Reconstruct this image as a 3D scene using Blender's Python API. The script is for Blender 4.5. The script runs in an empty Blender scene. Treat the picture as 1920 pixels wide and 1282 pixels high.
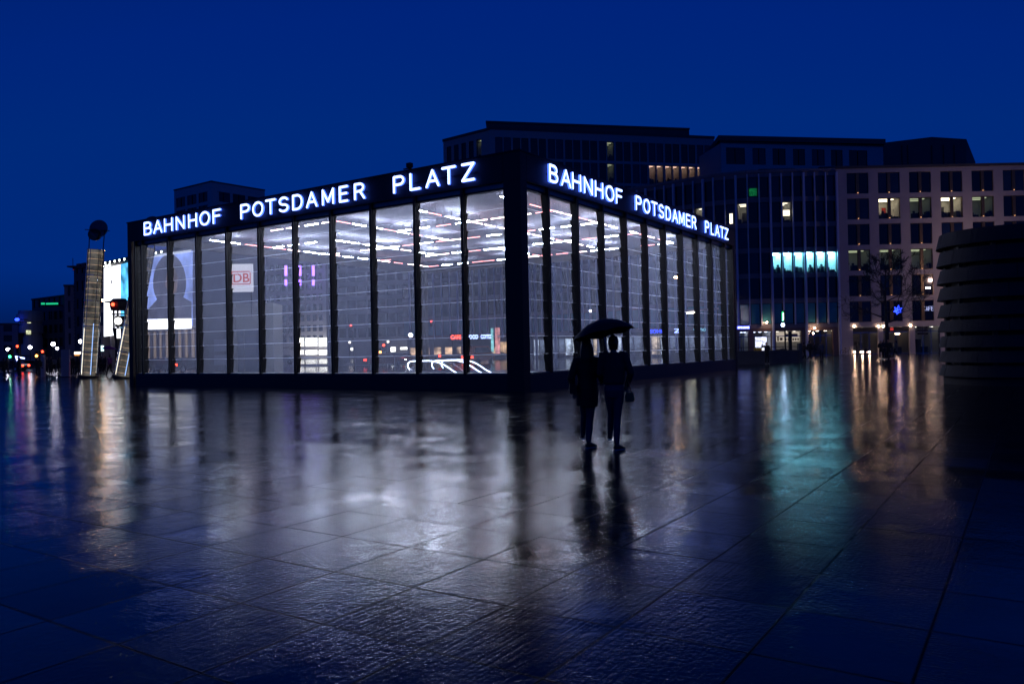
import bpy, math, random
from mathutils import Vector, Matrix
random.seed(7)
S = bpy.context.scene
COL = S.collection
R = math.radians

# ------------------------------------------------------------------ camera
FPX, PITCH, ROLL, CAMH = 1471.4, 0.00980, -0.01976, 1.56
cam_d = bpy.data.cameras.new('camera')
cam_d.sensor_width = 36.0
cam_d.lens = FPX / 1920 * 36
cam_d.clip_start = 0.05
cam_d.clip_end = 3000
cam = bpy.data.objects.new('camera', cam_d)
COL.objects.link(cam)
S.camera = cam
_cp, _sp, _c, _s = math.cos(PITCH), math.sin(PITCH), math.cos(ROLL), math.sin(ROLL)
_u0 = Vector((0, -_sp, _cp)); _r0 = Vector((1, 0, 0))
CF = Vector((0, _cp, _sp))
CR = _c * _r0 + _s * _u0
CU = -_s * _r0 + _c * _u0
m = Matrix((CR, CU, -CF)).transposed().to_4x4()
m.translation = Vector((0, 0, CAMH))
cam.matrix_world = m

# ------------------------------------------------------------------ world
W = bpy.data.worlds.new('World'); S.world = W; W.use_nodes = True
nt = W.node_tree
bg = nt.nodes['Background']
sky = nt.nodes.new('ShaderNodeTexSky'); sky.sky_type = 'NISHITA'
sky.sun_disc = False
sky.sun_elevation = R(3.0); sky.sun_rotation = R(180)
sky.altitude = 30; sky.air_density = 1.0; sky.dust_density = 0.0; sky.ozone_density = 10.0
tint = nt.nodes.new('ShaderNodeVectorMath'); tint.operation = 'MULTIPLY'
nt.links.new(sky.outputs[0], tint.inputs[0]); tint.inputs[1].default_value = (0.45, 0.60, 0.83)
# overcast dusk: the afterglow behind the cloud never gets brighter than the rest of the sky
cap = nt.nodes.new('ShaderNodeVectorMath'); cap.operation = 'MINIMUM'
nt.links.new(tint.outputs[0], cap.inputs[0]); cap.inputs[1].default_value = (0.016, 0.15, 1.30)
sp_ = nt.nodes.new('ShaderNodeSeparateXYZ'); cb_ = nt.nodes.new('ShaderNodeCombineXYZ')
nt.links.new(cap.outputs[0], sp_.inputs[0])
lim = nt.nodes.new('ShaderNodeMath'); lim.operation = 'MULTIPLY'; lim.inputs[1].default_value = 0.115
mn_ = nt.nodes.new('ShaderNodeMath'); mn_.operation = 'MINIMUM'
nt.links.new(sp_.outputs[2], lim.inputs[0]); nt.links.new(sp_.outputs[1], mn_.inputs[0]); nt.links.new(lim.outputs[0], mn_.inputs[1])
nt.links.new(sp_.outputs[0], cb_.inputs[0]); nt.links.new(mn_.outputs[0], cb_.inputs[1]); nt.links.new(sp_.outputs[2], cb_.inputs[2])
nt.links.new(cb_.outputs[0], bg.inputs[0])
bg.inputs[1].default_value = 0.15

S.view_settings.view_transform = 'Standard'
S.view_settings.look = 'None'
S.view_settings.exposure = 0.0
S.view_settings.gamma = 1.0
cy = S.cycles
cy.max_bounces = 8; cy.diffuse_bounces = 3; cy.glossy_bounces = 4
cy.transmission_bounces = 6; cy.transparent_max_bounces = 14
cy.sample_clamp_indirect = 4; cy.sample_clamp_direct = 0
cy.caustics_reflective = False; cy.caustics_refractive = False
cy.use_denoising = True
cy.adaptive_threshold = 0.004
cy.denoising_prefilter = 'ACCURATE'

# ------------------------------------------------------------------ helpers
def ray(px, py):
    return (px - 960) / FPX * CR - (py - 641) / FPX * CU + CF
def at(px, py, D):
    d = ray(px, py); t = D / d.y
    return Vector((d.x * t, D, CAMH + d.z * t))
def gnd(px, py, z=0.0):
    d = ray(px, py); t = (z - CAMH) / d.z
    return Vector((d.x * t, d.y * t, z))
def xat(px, D, py=655):
    return at(px, py, D).x

def tag(o, label=None, cat=None, group=None, kind=None):
    if label: o['label'] = label
    if cat: o['category'] = cat
    if group: o['group'] = group
    if kind: o['kind'] = kind
    return o
def thing(name, label, cat, loc=(0, 0, 0), rz=0.0, group=None):
    o = bpy.data.objects.new(name, None); o.empty_display_size = 0.3
    COL.objects.link(o)
    o.matrix_world = Matrix.Translation(Vector(loc)) @ Matrix.Rotation(rz, 4, 'Z')
    return tag(o, label, cat, group)

class MB:
    def __init__(s): s.v = []; s.f = []; s.m = []; s.mi = 0; s.sm = []; s.smooth = False
    def _add(s, vs, fs):
        o = len(s.v); s.v += [tuple(v) for v in vs]
        for f in fs:
            s.f.append(tuple(o + i for i in f)); s.m.append(s.mi); s.sm.append(s.smooth)
    def box(s, x0, x1, y0, y1, z0, z1, skip=''):
        vs = [(x0,y0,z0),(x1,y0,z0),(x1,y1,z0),(x0,y1,z0),(x0,y0,z1),(x1,y0,z1),(x1,y1,z1),(x0,y1,z1)]
        fs = {'d':(0,3,2,1),'u':(4,5,6,7),'f':(0,1,5,4),'r':(1,2,6,5),'b':(2,3,7,6),'l':(3,0,4,7)}
        s._add(vs, [fs[k] for k in fs if k not in skip]); return s
    def quad(s, *p): s._add(p, [tuple(range(len(p)))]); return s
    def prism(s, pts, y0, y1):
        """2D outline (x,z) given thickness along y"""
        n = len(pts)
        vs = [(p[0], y0, p[1]) for p in pts] + [(p[0], y1, p[1]) for p in pts]
        s._add(vs, [tuple(range(n)), tuple(range(2*n-1, n-1, -1))] + [(i+n, (i+1)%n+n, (i+1)%n, i) for i in range(n)])
        return s
    def plan(s, pts, z0, z1, caps=True):
        n = len(pts)
        vs = [(p[0], p[1], z0) for p in pts] + [(p[0], p[1], z1) for p in pts]
        fs = [(i, (i+1)%n, (i+1)%n+n, i+n) for i in range(n)]
        if caps: fs += [tuple(range(n-1, -1, -1)), tuple(range(n, 2*n))]
        s._add(vs, fs); return s
    def loft(s, pts, rad, n=10, side=(1, 0, 0), cap=True):
        """rings of (rx, ry) round a path; rx along 'side'"""
        pts = [Vector(p) for p in pts]; vs = []; k = len(pts)
        for i, p in enumerate(pts):
            a = pts[max(i-1, 0)]; b = pts[min(i+1, k-1)]
            t = (b - a); t = t.normalized() if t.length > 1e-9 else Vector((0, 0, 1))
            sd = Vector(side); sd = sd - t * sd.dot(t)
            if sd.length < 1e-3: sd = Vector((0, 1, 0)) - t * t.y
            sd.normalize(); w = t.cross(sd)
            r = rad[i] if isinstance(rad, (list, tuple)) else rad
            rx, ry = r if isinstance(r, (list, tuple)) else (r, r)
            for j in range(n):
                q = 2 * math.pi * j / n
                vs.append(p + sd * (rx * math.cos(q)) + w * (ry * math.sin(q)))
        fs = []
        for i in range(k-1):
            for j in range(n):
                a = i*n + j; b = i*n + (j+1) % n
                fs.append((a, b, b+n, a+n))
        if cap: fs += [tuple(range(n-1, -1, -1)), tuple(range((k-1)*n, k*n))]
        s._add(vs, fs); return s
    def ball(s, c, r, n=10, m_=6):
        c = Vector(c); r = r if isinstance(r, (tuple, list)) else (r, r, r)
        pts = []
        vs = [c + Vector((0, 0, -r[2]))]
        for i in range(1, m_):
            ph = -math.pi/2 + math.pi*i/m_
            for j in range(n):
                q = 2*math.pi*j/n
                vs.append(c + Vector((r[0]*math.cos(ph)*math.cos(q), r[1]*math.cos(ph)*math.sin(q), r[2]*math.sin(ph))))
        vs.append(c + Vector((0, 0, r[2])))
        fs = [(0, 1+(j+1) % n, 1+j) for j in range(n)]
        for i in range(m_-2):
            for j in range(n):
                a = 1+i*n+j; b = 1+i*n+(j+1) % n
                fs.append((a, b, b+n, a+n))
        L = len(vs)-1; o = 1+(m_-2)*n
        fs += [(o+j, o+(j+1) % n, L) for j in range(n)]
        s._add(vs, fs); return s
    def mesh(s, name, mats):
        me = bpy.data.meshes.new(name); me.from_pydata(s.v, [], s.f)
        mats = mats if isinstance(mats, (list, tuple)) else [mats]
        for mm in mats: me.materials.append(mm)
        me.polygons.foreach_set('material_index', s.m)
        me.polygons.foreach_set('use_smooth', s.sm)
        me.update(); return me
    def build(s, name, mats, parent=None, mat4=None):
        return link(s.mesh(name, mats), name, parent, mat4)

def link(me, name, parent=None, mat4=None):
    o = bpy.data.objects.new(name, me); COL.objects.link(o)
    if parent: o.parent = parent
    if mat4 is not None: o.matrix_basis = mat4
    return o
def evaluated(o, name, mats):
    """bake the modifiers of a helper object into a plain mesh"""
    bpy.context.view_layer.update()
    dg = bpy.context.evaluated_depsgraph_get()
    me = bpy.data.meshes.new_from_object(o.evaluated_get(dg)); me.name = name
    old = o.data; bpy.data.objects.remove(o)
    me.materials.clear()
    for mm in mats: me.materials.append(mm)
    for p in me.polygons: p.use_smooth = True
    return me
def remeshed(mb, name, mat, vox, smooth=3):
    o = bpy.data.objects.new(name, mb.mesh(name, mat)); COL.objects.link(o)
    r = o.modifiers.new('r', 'REMESH'); r.mode = 'VOXEL'; r.voxel_size = vox; r.use_smooth_shade = True
    s = o.modifiers.new('s', 'SMOOTH'); s.iterations = smooth; s.factor = 0.6
    return evaluated(o, name, [mat])
def copy_tree(o, parent=None, mats=None):
    c = o.copy(); COL.objects.link(c)
    if parent: c.parent = parent
    for ch in list(o.children): copy_tree(ch, c)
    return c
def text_mesh(txt, size, name, mat, ext=0.02, bold=0.0, width=None, align='CENTER'):
    cu = bpy.data.curves.new(name, 'FONT'); cu.body = txt; cu.size = size
    cu.align_x = align; cu.extrude = ext; cu.offset = bold
    o = bpy.data.objects.new(name, cu); COL.objects.link(o)
    me = evaluated(o, name, [mat])
    for p in me.polygons: p.use_smooth = False
    xs = [v.co.x for v in me.vertices]
    if width and xs:
        k = width / (max(xs) - min(xs))
        for v in me.vertices: v.co.x *= k
    me.transform(Matrix.Rotation(R(90), 4, 'X'))
    return me

# ------------------------------------------------------------------ materials
def mat(name, col, rough=0.6, metal=0.0, var=0.15, scale=3.0, bump=0.0, spec=0.5, ior=1.45, bscale=None, coat=0.0):
    mt = bpy.data.materials.new(name); mt.use_nodes = True
    n = mt.node_tree; b = n.nodes['Principled BSDF']
    b.inputs['Roughness'].default_value = rough; b.inputs['Metallic'].default_value = metal
    b.inputs['Specular IOR Level'].default_value = spec; b.inputs['IOR'].default_value = ior
    b.inputs['Coat Weight'].default_value = coat
    tc = n.nodes.new('ShaderNodeTexCoord'); nz = n.nodes.new('ShaderNodeTexNoise')
    nz.inputs['Scale'].default_value = scale; nz.inputs['Detail'].default_value = 5
    n.links.new(tc.outputs['Object'], nz.inputs['Vector'])
    mx = n.nodes.new('ShaderNodeMix'); mx.data_type = 'RGBA'
    c = Vector(col)
    mx.inputs[6].default_value = (*(c * (1 - var)), 1); mx.inputs[7].default_value = (*(c * (1 + var)), 1)
    n.links.new(nz.outputs['Fac'], mx.inputs[0]); n.links.new(mx.outputs[2], b.inputs['Base Color'])
    if bump:
        bp = n.nodes.new('ShaderNodeBump'); bp.inputs['Strength'].default_value = bump; bp.inputs['Distance'].default_value = 0.02
        n2 = n.nodes.new('ShaderNodeTexNoise'); n2.inputs['Scale'].default_value = bscale or scale * 8
        n.links.new(tc.outputs['Object'], n2.inputs['Vector'])
        n.links.new(n2.outputs['Fac'], bp.inputs['Height']); n.links.new(bp.outputs[0], b.inputs['Normal'])
    return mt
def emit(name, col, strength, var=0.0, scale=2.0):
    mt = bpy.data.materials.new(name); mt.use_nodes = True
    n = mt.node_tree; b = n.nodes['Principled BSDF']
    b.inputs['Base Color'].default_value = (0.02, 0.02, 0.02, 1); b.inputs['Roughness'].default_value = 0.3
    b.inputs['Emission Color'].default_value = (*col, 1); b.inputs['Emission Strength'].default_value = strength
    if var:
        tc = n.nodes.new('ShaderNodeTexCoord'); nz = n.nodes.new('ShaderNodeTexNoise')
        nz.inputs['Scale'].default_value = scale; nz.inputs['Detail'].default_value = 3
        mr = n.nodes.new('ShaderNodeMapRange'); mr.inputs[1].default_value = 0.35; mr.inputs[2].default_value = 0.65
        mr.inputs[3].default_value = strength * (1 - var); mr.inputs[4].default_value = strength * (1 + var)
        n.links.new(tc.outputs['Object'], nz.inputs['Vector']); n.links.new(nz.outputs['Fac'], mr.inputs[0])
        n.links.new(mr.outputs[0], b.inputs['Emission Strength'])
    return mt
def clear_glass(name, col=(0.85, 0.9, 0.95), rough=0.03, refl=0.5, ior=1.5):
    mt = bpy.data.materials.new(name); mt.use_nodes = True
    n = mt.node_tree; n.nodes.remove(n.nodes['Principled BSDF']); out = n.nodes['Material Output']
    tr = n.nodes.new('ShaderNodeBsdfTransparent'); tr.inputs[0].default_value = (*col, 1)
    gl = n.nodes.new('ShaderNodeBsdfGlossy'); gl.inputs['Roughness'].default_value = rough
    fr = n.nodes.new('ShaderNodeFresnel'); fr.inputs[0].default_value = ior
    mx = n.nodes.new('ShaderNodeMixShader')
    n.links.new(fr.outputs[0], mx.inputs[0]); n.links.new(tr.outputs[0], mx.inputs[1]); n.links.new(gl.outputs[0], mx.inputs[2])
    n.links.new(mx.outputs[0], out.inputs[0]); return mt
def wet_glass():
    """rain-filmed, dusty pane: mostly clear, partly scattering the hall's light"""
    mt = bpy.data.materials.new('wet_station_glass'); mt.use_nodes = True
    n = mt.node_tree; n.nodes.remove(n.nodes['Principled BSDF']); out = n.nodes['Material Output']
    L = n.links.new
    tc = n.nodes.new('ShaderNodeTexCoord')
    mp = n.nodes.new('ShaderNodeMapping'); mp.inputs['Scale'].default_value = (4, 4, 0.10)
    nz = n.nodes.new('ShaderNodeTexNoise'); nz.inputs['Scale'].default_value = 1.0; nz.inputs['Detail'].default_value = 2
    nb = n.nodes.new('ShaderNodeTexNoise'); nb.inputs['Scale'].default_value = 0.25; nb.inputs['Detail'].default_value = 1
    L(tc.outputs['Object'], mp.inputs[0]); L(mp.outputs[0], nz.inputs['Vector']); L(tc.outputs['Object'], nb.inputs['Vector'])
    ad = n.nodes.new('ShaderNodeMath'); ad.operation = 'ADD'; L(nz.outputs['Fac'], ad.inputs[0]); L(nb.outputs['Fac'], ad.inputs[1])
    mr = n.nodes.new('ShaderNodeMapRange'); mr.inputs[1].default_value = 0.7; mr.inputs[2].default_value = 1.35
    mr.inputs[3].default_value = 0.25; mr.inputs[4].default_value = 0.31; L(ad.outputs[0], mr.inputs[0])
    tr = n.nodes.new('ShaderNodeBsdfTransparent'); tr.inputs[0].default_value = (0.88, 0.92, 1.0, 1)
    tl = n.nodes.new('ShaderNodeBsdfTranslucent'); tl.inputs[0].default_value = (0.58, 0.68, 1.0, 1)
    m1 = n.nodes.new('ShaderNodeMixShader'); L(mr.outputs[0], m1.inputs[0]); L(tr.outputs[0], m1.inputs[1]); L(tl.outputs[0], m1.inputs[2])
    gl = n.nodes.new('ShaderNodeBsdfGlossy'); gl.inputs['Roughness'].default_value = 0.06
    fr = n.nodes.new('ShaderNodeFresnel'); fr.inputs[0].default_value = 1.45
    m2 = n.nodes.new('ShaderNodeMixShader'); L(fr.outputs[0], m2.inputs[0]); L(m1.outputs[0], m2.inputs[1]); L(gl.outputs[0], m2.inputs[2])
    L(m2.outputs[0], out.inputs[0]); return mt

M = {}
M['fascia'] = mat('dark_fascia_metal', (0.040, 0.030, 0.026), 0.55, 0.0, 0.25, 1.2)
M['steel'] = mat('dark_steel', (0.022, 0.023, 0.026), 0.45, 0.6, 0.2, 4)
M['soffit'] = mat('soffit_metal', (0.22, 0.23, 0.25), 0.35, 0.6, 0.1, 2)
M['plinth'] = mat('dark_granite_plinth', (0.035, 0.032, 0.033), 0.35, 0, 0.3, 6)
M['ceiling'] = mat('hall_ceiling', (0.21, 0.21, 0.26), 0.8, 0.0, 0.08, 0.6)
M['tube'] = emit('white_tube_light', (0.80, 0.86, 1.0), 165)
M['tube_dim'] = emit('warm_tube_light', (1.0, 0.66, 0.60), 26)
M['tube_pink'] = emit('pink_tube_light', (1.0, 0.30, 0.28), 8)
M['letter'] = emit('sign_letter_face', (0.34, 0.46, 1.0), 4.4)
M['letter_side'] = emit('sign_letter_side', (0.06, 0.14, 1.0), 3.2)
M['glass'] = wet_glass()
M['edge'] = bpy.data.materials.new('frosted_glass_edge'); M['edge'].use_nodes = True
_n = M['edge'].node_tree; _n.nodes.remove(_n.nodes['Principled BSDF']); _t = _n.nodes.new('ShaderNodeBsdfTranslucent'); _t.inputs[0].default_value = (0.8, 0.85, 1.0, 1)
_n.links.new(_t.outputs[0], _n.nodes['Material Output'].inputs[0])
M['hall_floor'] = mat('hall_floor_stone', (0.30, 0.31, 0.34), 0.25, 0, 0.15, 1.5)
M['concrete'] = mat('weathered_concrete', (0.16, 0.155, 0.15), 0.8, 0, 0.3, 1.5, 0.3)
M['concrete_dark'] = mat('dark_concrete', (0.07, 0.07, 0.075), 0.7, 0, 0.3, 1.5, 0.25)
M['stone'] = mat('pale_facade_stone', (0.40, 0.37, 0.37), 0.7, 0, 0.14, 0.8, 0.15)
M['stone_grey'] = mat('grey_facade_stone', (0.22, 0.20, 0.21), 0.65, 0, 0.15, 0.6)
M['stone_dark'] = mat('dark_facade_panels', (0.075, 0.072, 0.075), 0.5, 0, 0.2, 0.6)
M['fin_metal'] = mat('cool_lit_fin_metal', (0.55, 0.60, 0.72), 0.45, 0, 0.1, 0.5)  # bluish-white tone puts the cool light on the fins into their colour
M['render'] = mat('pale_render', (0.48, 0.42, 0.44), 0.7, 0, 0.1, 0.5)
M['frame'] = mat('window_frame_metal', (0.03, 0.03, 0.035), 0.4, 0.4, 0.2, 3)
M['bronze'] = mat('bronze_window_frame', (0.16, 0.11, 0.06), 0.4, 0.5, 0.2, 3)
M['pane'] = mat('dark_window_pane', (0.004, 0.006, 0.012), 0.08, 0, 0.4, 0.7, spec=0.5, ior=1.5)
M['pane_blue'] = mat('blind_window_pane', (0.012, 0.022, 0.05), 0.12, 0, 0.5, 0.7, spec=0.5, ior=1.5)
M['pane_teal'] = mat('teal_window_pane', (0.06, 0.26, 0.30), 0.12, 0, 0.4, 0.7, spec=0.5, ior=1.5)
M['pane_clear'] = clear_glass('clear_window_pane')
M['roomwall'] = mat('office_wall', (0.6, 0.6, 0.58), 0.8, 0, 0.08, 2)
M['furniture'] = mat('office_furniture', (0.05, 0.05, 0.055), 0.6, 0, 0.3, 3)
M['lamp_cyan'] = emit('cyan_office_light', (0.24, 0.80, 1.0), 115)
M['lamp_warm'] = emit('warm_office_light', (1.0, 0.80, 0.50), 5.5)
M['lamp_pink'] = emit('pink_office_light', (1.0, 0.58, 0.42), 2.2)
M['lamp_yellow'] = emit('yellow_office_light', (1.0, 0.86, 0.62), 2.4)
M['lamp_dim'] = emit('dim_office_light', (0.80, 0.85, 0.50), 0.7)
M['lamp_shop'] = emit('shop_light', (1.0, 0.86, 0.72), 3.5)
M['lamp_shop_cool'] = emit('cool_shop_light', (0.75, 0.80, 1.0), 4.5)
M['spot'] = emit('small_white_spotlight', (1.0, 0.64, 0.42), 75)
M['globe'] = emit('street_lamp_globe', (0.85, 0.82, 1.0), 20)
M['globe_warm'] = emit('warm_street_lamp', (1.0, 0.55, 0.22), 110)
M['globe_orange'] = emit('orange_street_lamp', (1.0, 0.50, 0.18), 120)
M['globe_fill'] = emit('added_sodium_fill_lamp', (1.0, 0.66, 0.56), 900)  # for the unseen lamp added to warm the stone block
M['globe_cool'] = emit('cool_entrance_lamp', (0.45, 0.62, 1.0), 45)
M['red'] = emit('red_signal', (1.0, 0.05, 0.02), 9)
M['orange'] = emit('orange_signal', (1.0, 0.30, 0.05), 14)
M['green'] = emit('green_signal', (0.05, 1.0, 0.35), 8)
M['blue'] = emit('blue_neon', (0.02, 0.05, 1.0), 6)
M['bluewhite'] = emit('blue_white_neon', (0.35, 0.45, 1.0), 6)
M['white'] = emit('white_lit_panel', (0.95, 0.97, 1.0), 3.0)
M['head'] = emit('headlight', (0.9, 0.93, 1.0), 30)
M['black'] = mat('matte_black', (0.012, 0.012, 0.013), 0.6, 0, 0.2, 4)
M['rubber'] = mat('rubber', (0.015, 0.015, 0.015), 0.8, 0, 0.2, 8)
M['bark'] = mat('wet_bark', (0.025, 0.02, 0.018), 0.6, 0, 0.3, 12, 0.4)
M['brass'] = mat('warm_metal', (0.35, 0.22, 0.10), 0.3, 1.0, 0.1, 6)
M['chrome'] = mat('polished_steel', (0.55, 0.55, 0.58), 0.12, 1.0, 0.05, 4)
M['slab_steel'] = mat('painted_grey_steel', (0.10, 0.11, 0.14), 0.5, 0.3, 0.2, 3)
MAIN_END = True

# ------------------------------------------------------------------ ground
YAW = 0.5843
CORNER = Vector((0.4221, 28.9665, 0))
STN = Matrix.Translation(CORNER) @ Matrix.Rotation(-YAW, 4, 'Z')
def wet_paving():
    mt = bpy.data.materials.new('wet_stone_paving'); mt.use_nodes = True
    n = mt.node_tree; b = n.nodes['Principled BSDF']; L = n.links.new
    def N(t, **k):
        x = n.nodes.new(t)
        for a, v in k.items(): setattr(x, a, v)
        return x
    def mth(op, a, b_=None, c_=None):
        x = N('ShaderNodeMath', operation=op)
        for i, v in enumerate((a, b_, c_)):
            if v is None: continue
            if isinstance(v, (int, float)): x.inputs[i].default_value = v
            else: L(v, x.inputs[i])
        return x.outputs[0]
    tc = N('ShaderNodeTexCoord'); sp = N('ShaderNodeSeparateXYZ'); L(tc.outputs['Object'], sp.inputs[0])
    gx = mth('DIVIDE', mth('SUBTRACT', sp.outputs[0], 12.92), 0.74)
    gy = mth('DIVIDE', mth('SUBTRACT', sp.outputs[1], -20.42), 0.80)
    ix, iy = mth('FLOOR', gx), mth('FLOOR', gy)
    # every third strip or so is shifted along its length
    wn0 = N('ShaderNodeTexWhiteNoise', noise_dimensions='1D'); L(mth('FLOOR', mth('DIVIDE', ix, 3.0)), wn0.inputs['W'])
    gy = mth('ADD', gy, mth('MULTIPLY', mth('GREATER_THAN', wn0.outputs['Value'], 0.62), 0.5)); iy = mth('FLOOR', gy)
    fx, fy = mth('FRACT', gx), mth('FRACT', gy)
    cv = N('ShaderNodeCombineXYZ'); L(ix, cv.inputs[0]); L(iy, cv.inputs[1])
    wn = N('ShaderNodeTexWhiteNoise', noise_dimensions='3D'); L(cv.outputs[0], wn.inputs['Vector'])
    wc = N('ShaderNodeSeparateColor'); L(wn.outputs['Color'], wc.inputs[0])
    r1, r2, r3 = wc.outputs
    dx = mth('MULTIPLY', mth('SUBTRACT', 0.5, mth('ABSOLUTE', mth('SUBTRACT', fx, 0.5))), 0.74)
    dy = mth('MULTIPLY', mth('SUBTRACT', 0.5, mth('ABSOLUTE', mth('SUBTRACT', fy, 0.5))), 0.80)
    dj = mth('MINIMUM', dx, dy)
    joint = N('ShaderNodeMapRange'); L(dj, joint.inputs[0]); joint.inputs[1].default_value = 0.005; joint.inputs[2].default_value = 0.015
    jm = joint.outputs[0]                                   # 0 in the joint, 1 on the slab
    # height
    tilt = mth('ADD', mth('MULTIPLY', mth('SUBTRACT', r1, 0.5), mth('MULTIPLY', fx, 0.010)),
               mth('MULTIPLY', mth('SUBTRACT', r2, 0.5), mth('MULTIPLY', fy, 0.010)))
    und = N('ShaderNodeTexNoise'); und.inputs['Scale'].default_value = 4.0; und.inputs['Detail'].default_value = 3
    L(tc.outputs['Object'], und.inputs['Vector'])
    fine = N('ShaderNodeTexNoise'); fine.inputs['Scale'].default_value = 60; fine.inputs['Detail'].default_value = 3; fine.inputs['Roughness'].default_value = 0.6
    L(tc.outputs['Object'], fine.inputs['Vector'])
    mp = N('ShaderNodeMapping'); mp.inputs['Scale'].default_value = (7, 60, 1); L(tc.outputs['Object'], mp.inputs[0])
    grx = N('ShaderNodeTexNoise'); grx.inputs['Scale'].default_value = 1; grx.inputs['Detail'].default_value = 4; L(mp.outputs[0], grx.inputs['Vector'])
    mp2 = N('ShaderNodeMapping'); mp2.inputs['Scale'].default_value = (42, 4, 1); L(tc.outputs['Object'], mp2.inputs[0])
    gry = N('ShaderNodeTexNoise'); gry.inputs['Scale'].default_value = 1; gry.inputs['Detail'].default_value = 4; L(mp2.outputs[0], gry.inputs['Vector'])
    gsel = mth('GREATER_THAN', r3, 0.22)
    gm = N('ShaderNodeMix'); L(gsel, gm.inputs[0]); L(grx.outputs['Fac'], gm.inputs[2]); L(gry.outputs['Fac'], gm.inputs[3])
    pud = N('ShaderNodeTexNoise'); pud.inputs['Scale'].default_value = 0.9; pud.inputs['Detail'].default_value = 5; pud.inputs['Roughness'].default_value = 0.55
    L(tc.outputs['Object'], pud.inputs['Vector'])
    pm = N('ShaderNodeMapRange'); L(pud.outputs['Fac'], pm.inputs[0]); pm.inputs[1].default_value = 0.36; pm.inputs[2].default_value = 0.50
    pm.inputs[3].default_value = 0.45; pm.inputs[4].default_value = 1.0
    h = mth('ADD', mth('MULTIPLY', fine.outputs['Fac'], 0.0007), mth('MULTIPLY', gm.outputs[0], 0.0017))
    mid = N('ShaderNodeTexNoise'); mid.inputs['Scale'].default_value = 24; mid.inputs['Detail'].default_value = 3; mid.inputs['Roughness'].default_value = 0.65
    L(tc.outputs['Object'], mid.inputs['Vector'])
    h = mth('ADD', h, mth('MULTIPLY', mid.outputs['Fac'], mth('ADD', 0.0010, mth('MULTIPLY', r2, 0.0020))))
    h = mth('MULTIPLY', h, pm.outputs[0])
    h = mth('ADD', h, tilt)
    h = mth('ADD', h, mth('MULTIPLY', und.outputs['Fac'], 0.0022))
    bp = N('ShaderNodeBump'); bp.inputs['Strength'].default_value = 1.0; bp.inputs['Distance'].default_value = 1.0
    L(h, bp.inputs['Height']); L(bp.outputs[0], b.inputs['Normal'])
    # roughness and colour
    rg = mth('ADD', mth('MULTIPLY', pm.outputs[0], 0.085), mth('MULTIPLY', r3, 0.07))
    rg = mth('ADD', rg, mth('MULTIPLY', mth('SUBTRACT', 1.0, jm), 0.15))
    L(rg, b.inputs['Roughness'])
    cm = N('ShaderNodeMix', data_type='RGBA'); cm.inputs[6].default_value = (0.008, 0.0085, 0.010, 1); cm.inputs[7].default_value = (0.020, 0.020, 0.022, 1)
    L(mth('ADD', mth('MULTIPLY', r1, 0.5), mth('MULTIPLY', und.outputs['Fac'], 0.5)), cm.inputs[0])
    cj = N('ShaderNodeMix', data_type='RGBA'); L(jm, cj.inputs[0]); cj.inputs[6].default_value = (0.006, 0.006, 0.007, 1); L(cm.outputs[2], cj.inputs[7])
    L(cj.outputs[2], b.inputs['Base Color'])
    L(mth('ADD', 0.03, mth('MULTIPLY', jm, mth('ADD', 0.26, mth('MULTIPLY', r2, 0.42)))), b.inputs['Specular IOR Level'])
    b.inputs['IOR'].default_value = 1.30
    return mt
g = MB(); g.quad((-900, -300, 0), (900, -300, 0), (900, 900, 0), (-900, 900, 0))
tag(g.build('plaza', wet_paving(), None, STN), 'wet stone slab plaza reflecting the lit hall', kind='structure')
M['asphalt'] = mat('wet_asphalt', (0.03, 0.03, 0.033), 0.22, 0, 0.3, 1.2, 0.3, bscale=40)
g = MB(); g.quad((-220, 96, 0.004), (-4, 96, 0.004), (-4, 109, 0.004), (-220, 109, 0.004))
tag(g.build('road', M['asphalt']), 'wet street beyond the plaza', kind='structure')
g = MB(); g.box(-220, -4, 95.7, 96, 0, 0.12, 'd'); g.box(-220, -4, 109, 109.3, 0, 0.12, 'd')
tag(g.build('kerb', M['concrete']), 'stone kerbs along the street', kind='structure')

# ------------------------------------------------------------------ station hall
hall = thing('station_hall', 'dark steel and glass station entrance hall lit by zigzag ceiling tubes', 'station entrance')
hall.matrix_world = STN
LW, LD, HT = 25.78, 25.29, 8.92       # length left, depth right, height
ZF, ZG, ZP = 7.87, 7.64, 0.63         # fascia bottom, glass top, plinth top
LM = [-2.76 - 2.42 * i for i in range(10)]          # mullions on the left front
RM = [2.10 + 2.36 * i for i in range(10)]           # mullions on the right front
# roof, ceiling, fascia panels
r = MB(); r.box(-LW + .12, -.12, .12, LD - .12, 8.38, 8.86); r.build('roof', M['steel'], hall)
r = MB(); r.box(-LW + .3, -.3, .3, LD - .3, 8.30, 8.36); r.build('ceiling', M['ceiling'], hall)
def fascia(axis, cuts, far=False):
    q = MB()
    for a, b_ in zip(cuts[:-1], cuts[1:]):
        lo, hi = min(a, b_) + .008, max(a, b_) - .008
        if axis == 'x':
            y0, y1 = (LD - .1, LD) if far else (0, .1)
            q.box(lo, hi, y0, y1, ZF, HT)
        else:
            x0, x1 = (-LW, -LW + .1) if far else (-.1, 0)
            q.box(x0, x1, lo, hi, ZF, HT)
    if axis == 'x':
        y0, y1 = (LD - .09, LD - .01) if far else (.014, .09)
        q.box(-LW + .01, -.01, y0, y1, ZF + .01, HT - .01)
    else:
        x0, x1 = (-LW + .01, -LW + .09) if far else (-.09, -.014)
        q.box(x0, x1, .01, LD - .01, ZF + .01, HT - .01)
    q.build('fascia', M['fascia'], hall)
fascia('x', [0, -.76] + [-.76 - 4.89 * i for i in range(1, 6)] + [-LW])
fascia('y', [0, .45] + [.45 + 4.9 * i for i in range(1, 6)] + [LD])
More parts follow.
